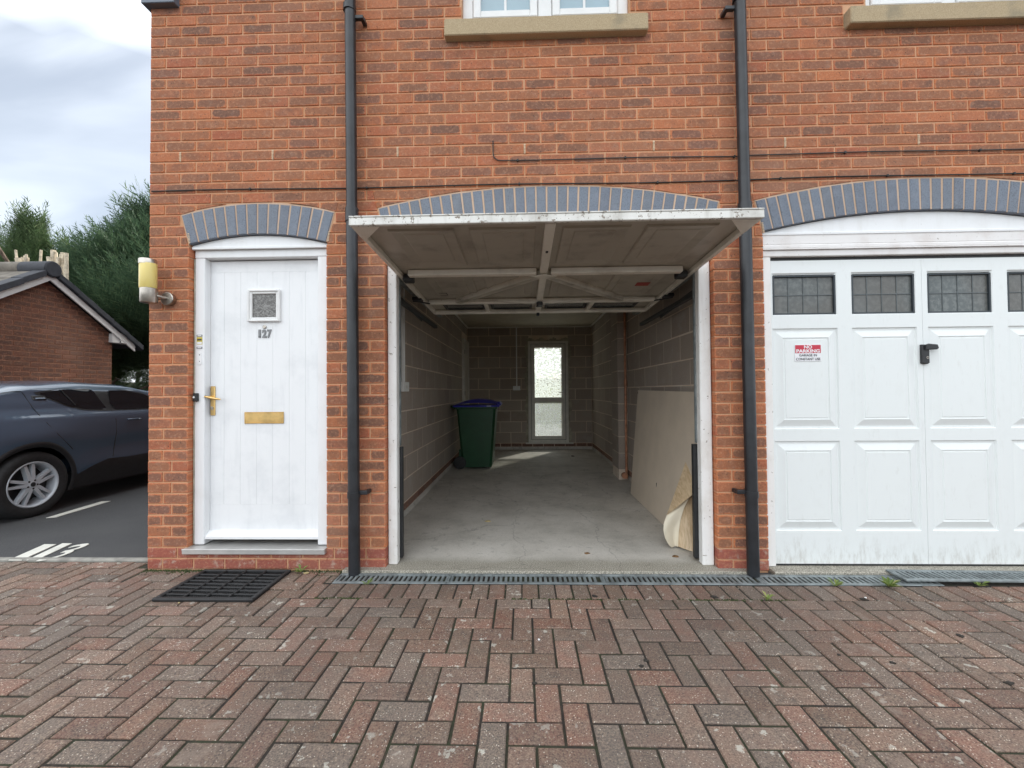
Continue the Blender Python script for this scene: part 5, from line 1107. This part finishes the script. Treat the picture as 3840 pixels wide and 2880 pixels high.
# weeds in the joints
def weed(x, y, s, n, lab, seed):
    g = random.Random(seed); mb = MB()
    for i in range(n):
        a = g.uniform(0, 6.28); L = s*g.uniform(.6, 1.2); c, d = math.cos(a), math.sin(a); w_ = L*.16; z = GZ+.004; h = L*g.uniform(.35, .9)
        mb.add([(x, y, z), (x+c*L*.55-d*w_, y+d*L*.55+c*w_, z+h*.8), (x+c*L, y+d*L, z+h), (x+c*L*.55+d*w_, y+d*L*.55-c*w_, z+h*.8)], [(0, 1, 2, 3)])
    return tag(obj('weed', mb, 'weed'), lab, 'weed', 'weeds in the paving joints')
weed(1.66, -.225, .035, 9, 'small weed at the drain grate under the left downpipe', 1); weed(4.62, -.222, .04, 16, 'pale green weed at the drain edge before the closed garage', 2); weed(4.94, -.228, .055, 24, 'bushiest weed, at the drain edge before the closed garage', 3)
weed(5.50, -.215, .045, 16, 'weed against the loose drain grate', 4); weed(4.10, -.40, .04, 10, 'single bright weed in the paving near the right downpipe', 5); weed(1.13, -.05, .045, 14, 'straggly weed at the right end of the doormat', 6)
# moss along the foot of the wall and scattered debris
g = random.Random(9); mb = MB()
for i in range(420):
    x = g.choice([g.uniform(.0, .46), g.uniform(1.05, 1.42), g.uniform(.0, .40)]); y = -.012-abs(g.gauss(0, .022)); r_ = g.uniform(.004, .011)
    mb.add([(x-r_, y, GZ-.004), (x, y-r_, GZ-.004), (x+r_, y, GZ-.004), (x, y+r_, GZ-.004), (x, y, GZ+r_*.8)], [(0, 1, 4), (1, 2, 4), (2, 3, 4), (3, 0, 4)])
for i in range(900):
    x, y = g.uniform(1.4, 4.4), Y0+g.gauss(0, .006); r_ = g.uniform(.003, .007)
    if math.sin(x*5)+math.sin(x*2.3) > .1: mb.add([(x-r_, y, GZ-.004), (x, y-r_, GZ-.004), (x+r_, y, GZ-.004), (x, y+r_, GZ-.004), (x, y, GZ+r_*.5)], [(0, 1, 4), (1, 2, 4), (2, 3, 4), (3, 0, 4)])
gb_ = MB()
for i in range(1300):
    x = g.uniform(-.1, 6.6); y = g.choice([-.02-abs(g.gauss(0, .03)), -.215-abs(g.gauss(0, .05)), Y0+g.gauss(0, .02), g.uniform(-1.6, -.2)]); r_ = g.uniform(.0015, .0045)*(1 if y > -.5 else .8)
    if x > 1.4 and -.205 < y < -.05: continue
    a0 = g.uniform(0, 6.28); gb_.add([(x+r_*math.cos(a0+k*2.09)*g.uniform(.6, 1.5), y+r_*math.sin(a0+k*2.09)*g.uniform(.6, 1.5), GZ-.001) for k in range(3)]+[(x, y, GZ+r_*.9)], [(0, 1, 3), (1, 2, 3), (2, 0, 3)])
gm_ = gb_.mesh('grit'); gm_.uv_layers.new(name='UVMap'); gm_.uv_layers.new(name='half'); link('grit', gm_, 'grit', None, kind='stuff')
link('moss', mb.mesh('moss'), 'mossgreen', None, kind='stuff')
def scrap(name, x, y, s, mat, lab, cat, seed, z=GZ, grp=None):
    g = random.Random(seed); mb = MB(); n = 7; top = [(x+s*(.45+.8*g.random())*math.cos(6.283*i/n), y+s*(.3+.6*g.random())*math.sin(6.283*i/n), z+.004+s*.16*g.random()) for i in range(n)]
    mb.add(top+[(x, y, z+.006+s*.2)]+[(a, b, z+.0005) for a, b, c in top], [(i, (i+1) % n, n) for i in range(n)]+[(i, n+1+i, n+1+(i+1) % n, (i+1) % n) for i in range(n)]); return tag(obj(name, mb, mat), lab, cat, grp)
scrap('dead_leaf', 2.335, 1.03, .035, 'straw', 'small yellow leaf on the garage floor left of centre', 'leaf', 1, 0., 'leaves and scraps lying about'); scrap('dead_leaf', 3.14, .255, .022, 'dry_leaf', 'reddish leaf on the garage floor near the threshold', 'leaf', 2, 0., 'leaves and scraps lying about')
scrap('dead_leaf', 3.78, .20, .028, 'dry_leaf', 'brown leaf at the foot of the right garage jamb', 'leaf', 3, 0., 'leaves and scraps lying about'); scrap('dead_leaf', 3.58, 4.95, .05, 'debris', 'dark leaf on the floor before the back wall', 'leaf', 4, 0., 'leaves and scraps lying about')
for i, (px, py, s, mt, lab) in enumerate(((2420, 2480, .024, 'debris', 'black gum spot on the paving below the open garage'), (3345, 2487, .024, 'debris', 'black clod on the paving right of the middle'), (3145, 2458, .016, 'debris', 'small black clod left of the bigger clod'), (3780, 2565, .036, 'debris', 'dark clod on the paving at the right edge'), (2405, 2500, .02, 'debris', 'dark crumb in a joint below the open garage'), (3600, 2387, .034, 'debris', 'dark earth smear on the paving by the loose grate'), (3246, 2243, .012, 'pvc', 'white pebble on the paving before the closed garage'), (2020, 2400, .012, 'pvc', 'white pebble on the paving below the garage mouth'), (672, 2262, .014, 'straw', 'pale chip at the front edge of the doormat'), (1150, 2150, .03, 'straw', 'dry straw at the right end of the doormat'), (2230, 2238, .035, 'debris', 'dark moss clump along the short paver row'), (2680, 2240, .04, 'debris', 'dark earth in the joint near the right downpipe'), (3240, 2250, .04, 'debris', 'dark earth crumbs before the closed garage'), (2005, 2565, .02, 'debris', 'dark crumb in the middle of the paving'), (1960, 1975, 0, 'debris', ''))):
    if s == 0: continue
    d = np.array(((px-1920)/1578.93, 1, (1440-py)/1578.93)); d = CAMM@d; t = (GZ-CAMP[2])/d[2]; q = CAMP+d*t; scrap('scrap', q[0], q[1], s*.62, mt, lab, 'scrap', 20+i, GZ, 'leaves and scraps lying about')
# painted bay number and bay line on the asphalt
def gp_(px, py): d = np.array(((px*1.736-1920)/1578.93, 1, (1440-py*1.736)/1578.93)); d = CAMM@d; q = CAMP+d*((GZ+.01-CAMP[2])/d[2]); return (q[0], q[1])
def pm(x, y): return gp_((x/2.37)/1.736, (1400+y/2.37)/1.736)
mk = []
for poly in ([(75, 1659), (395, 1518), (500, 1518), (190, 1659)], [(235, 1659), (555, 1510), (640, 1510), (360, 1640)]):
    mk.append([pm(*p) for p in poly])
mk = [p if area(p) > 0 else p[::-1] for p in mk]
n113 = mark('bay_number', mk); 
t3 = text_mesh('3', 1.0, .002); xs = [v.co.x for v in t3.vertices]; ysv = [v.co.y for v in t3.vertices]; bx0, bx1, by0, by1 = min(xs), max(xs), min(ysv), max(ysv)
p00, p10, p01 = Vector(pm(300, 1675)), Vector(pm(520, 1640)), Vector(pm(655, 1528))
for v in t3.vertices: a_, b2 = (v.co.x-bx0)/(bx1-bx0), (v.co.y-by0)/(by1-by0); q = p00+(p10-p00)*a_+(p01-p00)*b2; v.co = (q.x, q.y, GZ+.009+v.co.z)
link('bay_number', t3, 'road_paint', None, kind='structure')
p = [pm(*q) for q in ((410, 1283), (900, 1138), (982, 1134), (500, 1276))]; mark('bay_line', [p if area(p) > 0 else p[::-1]])
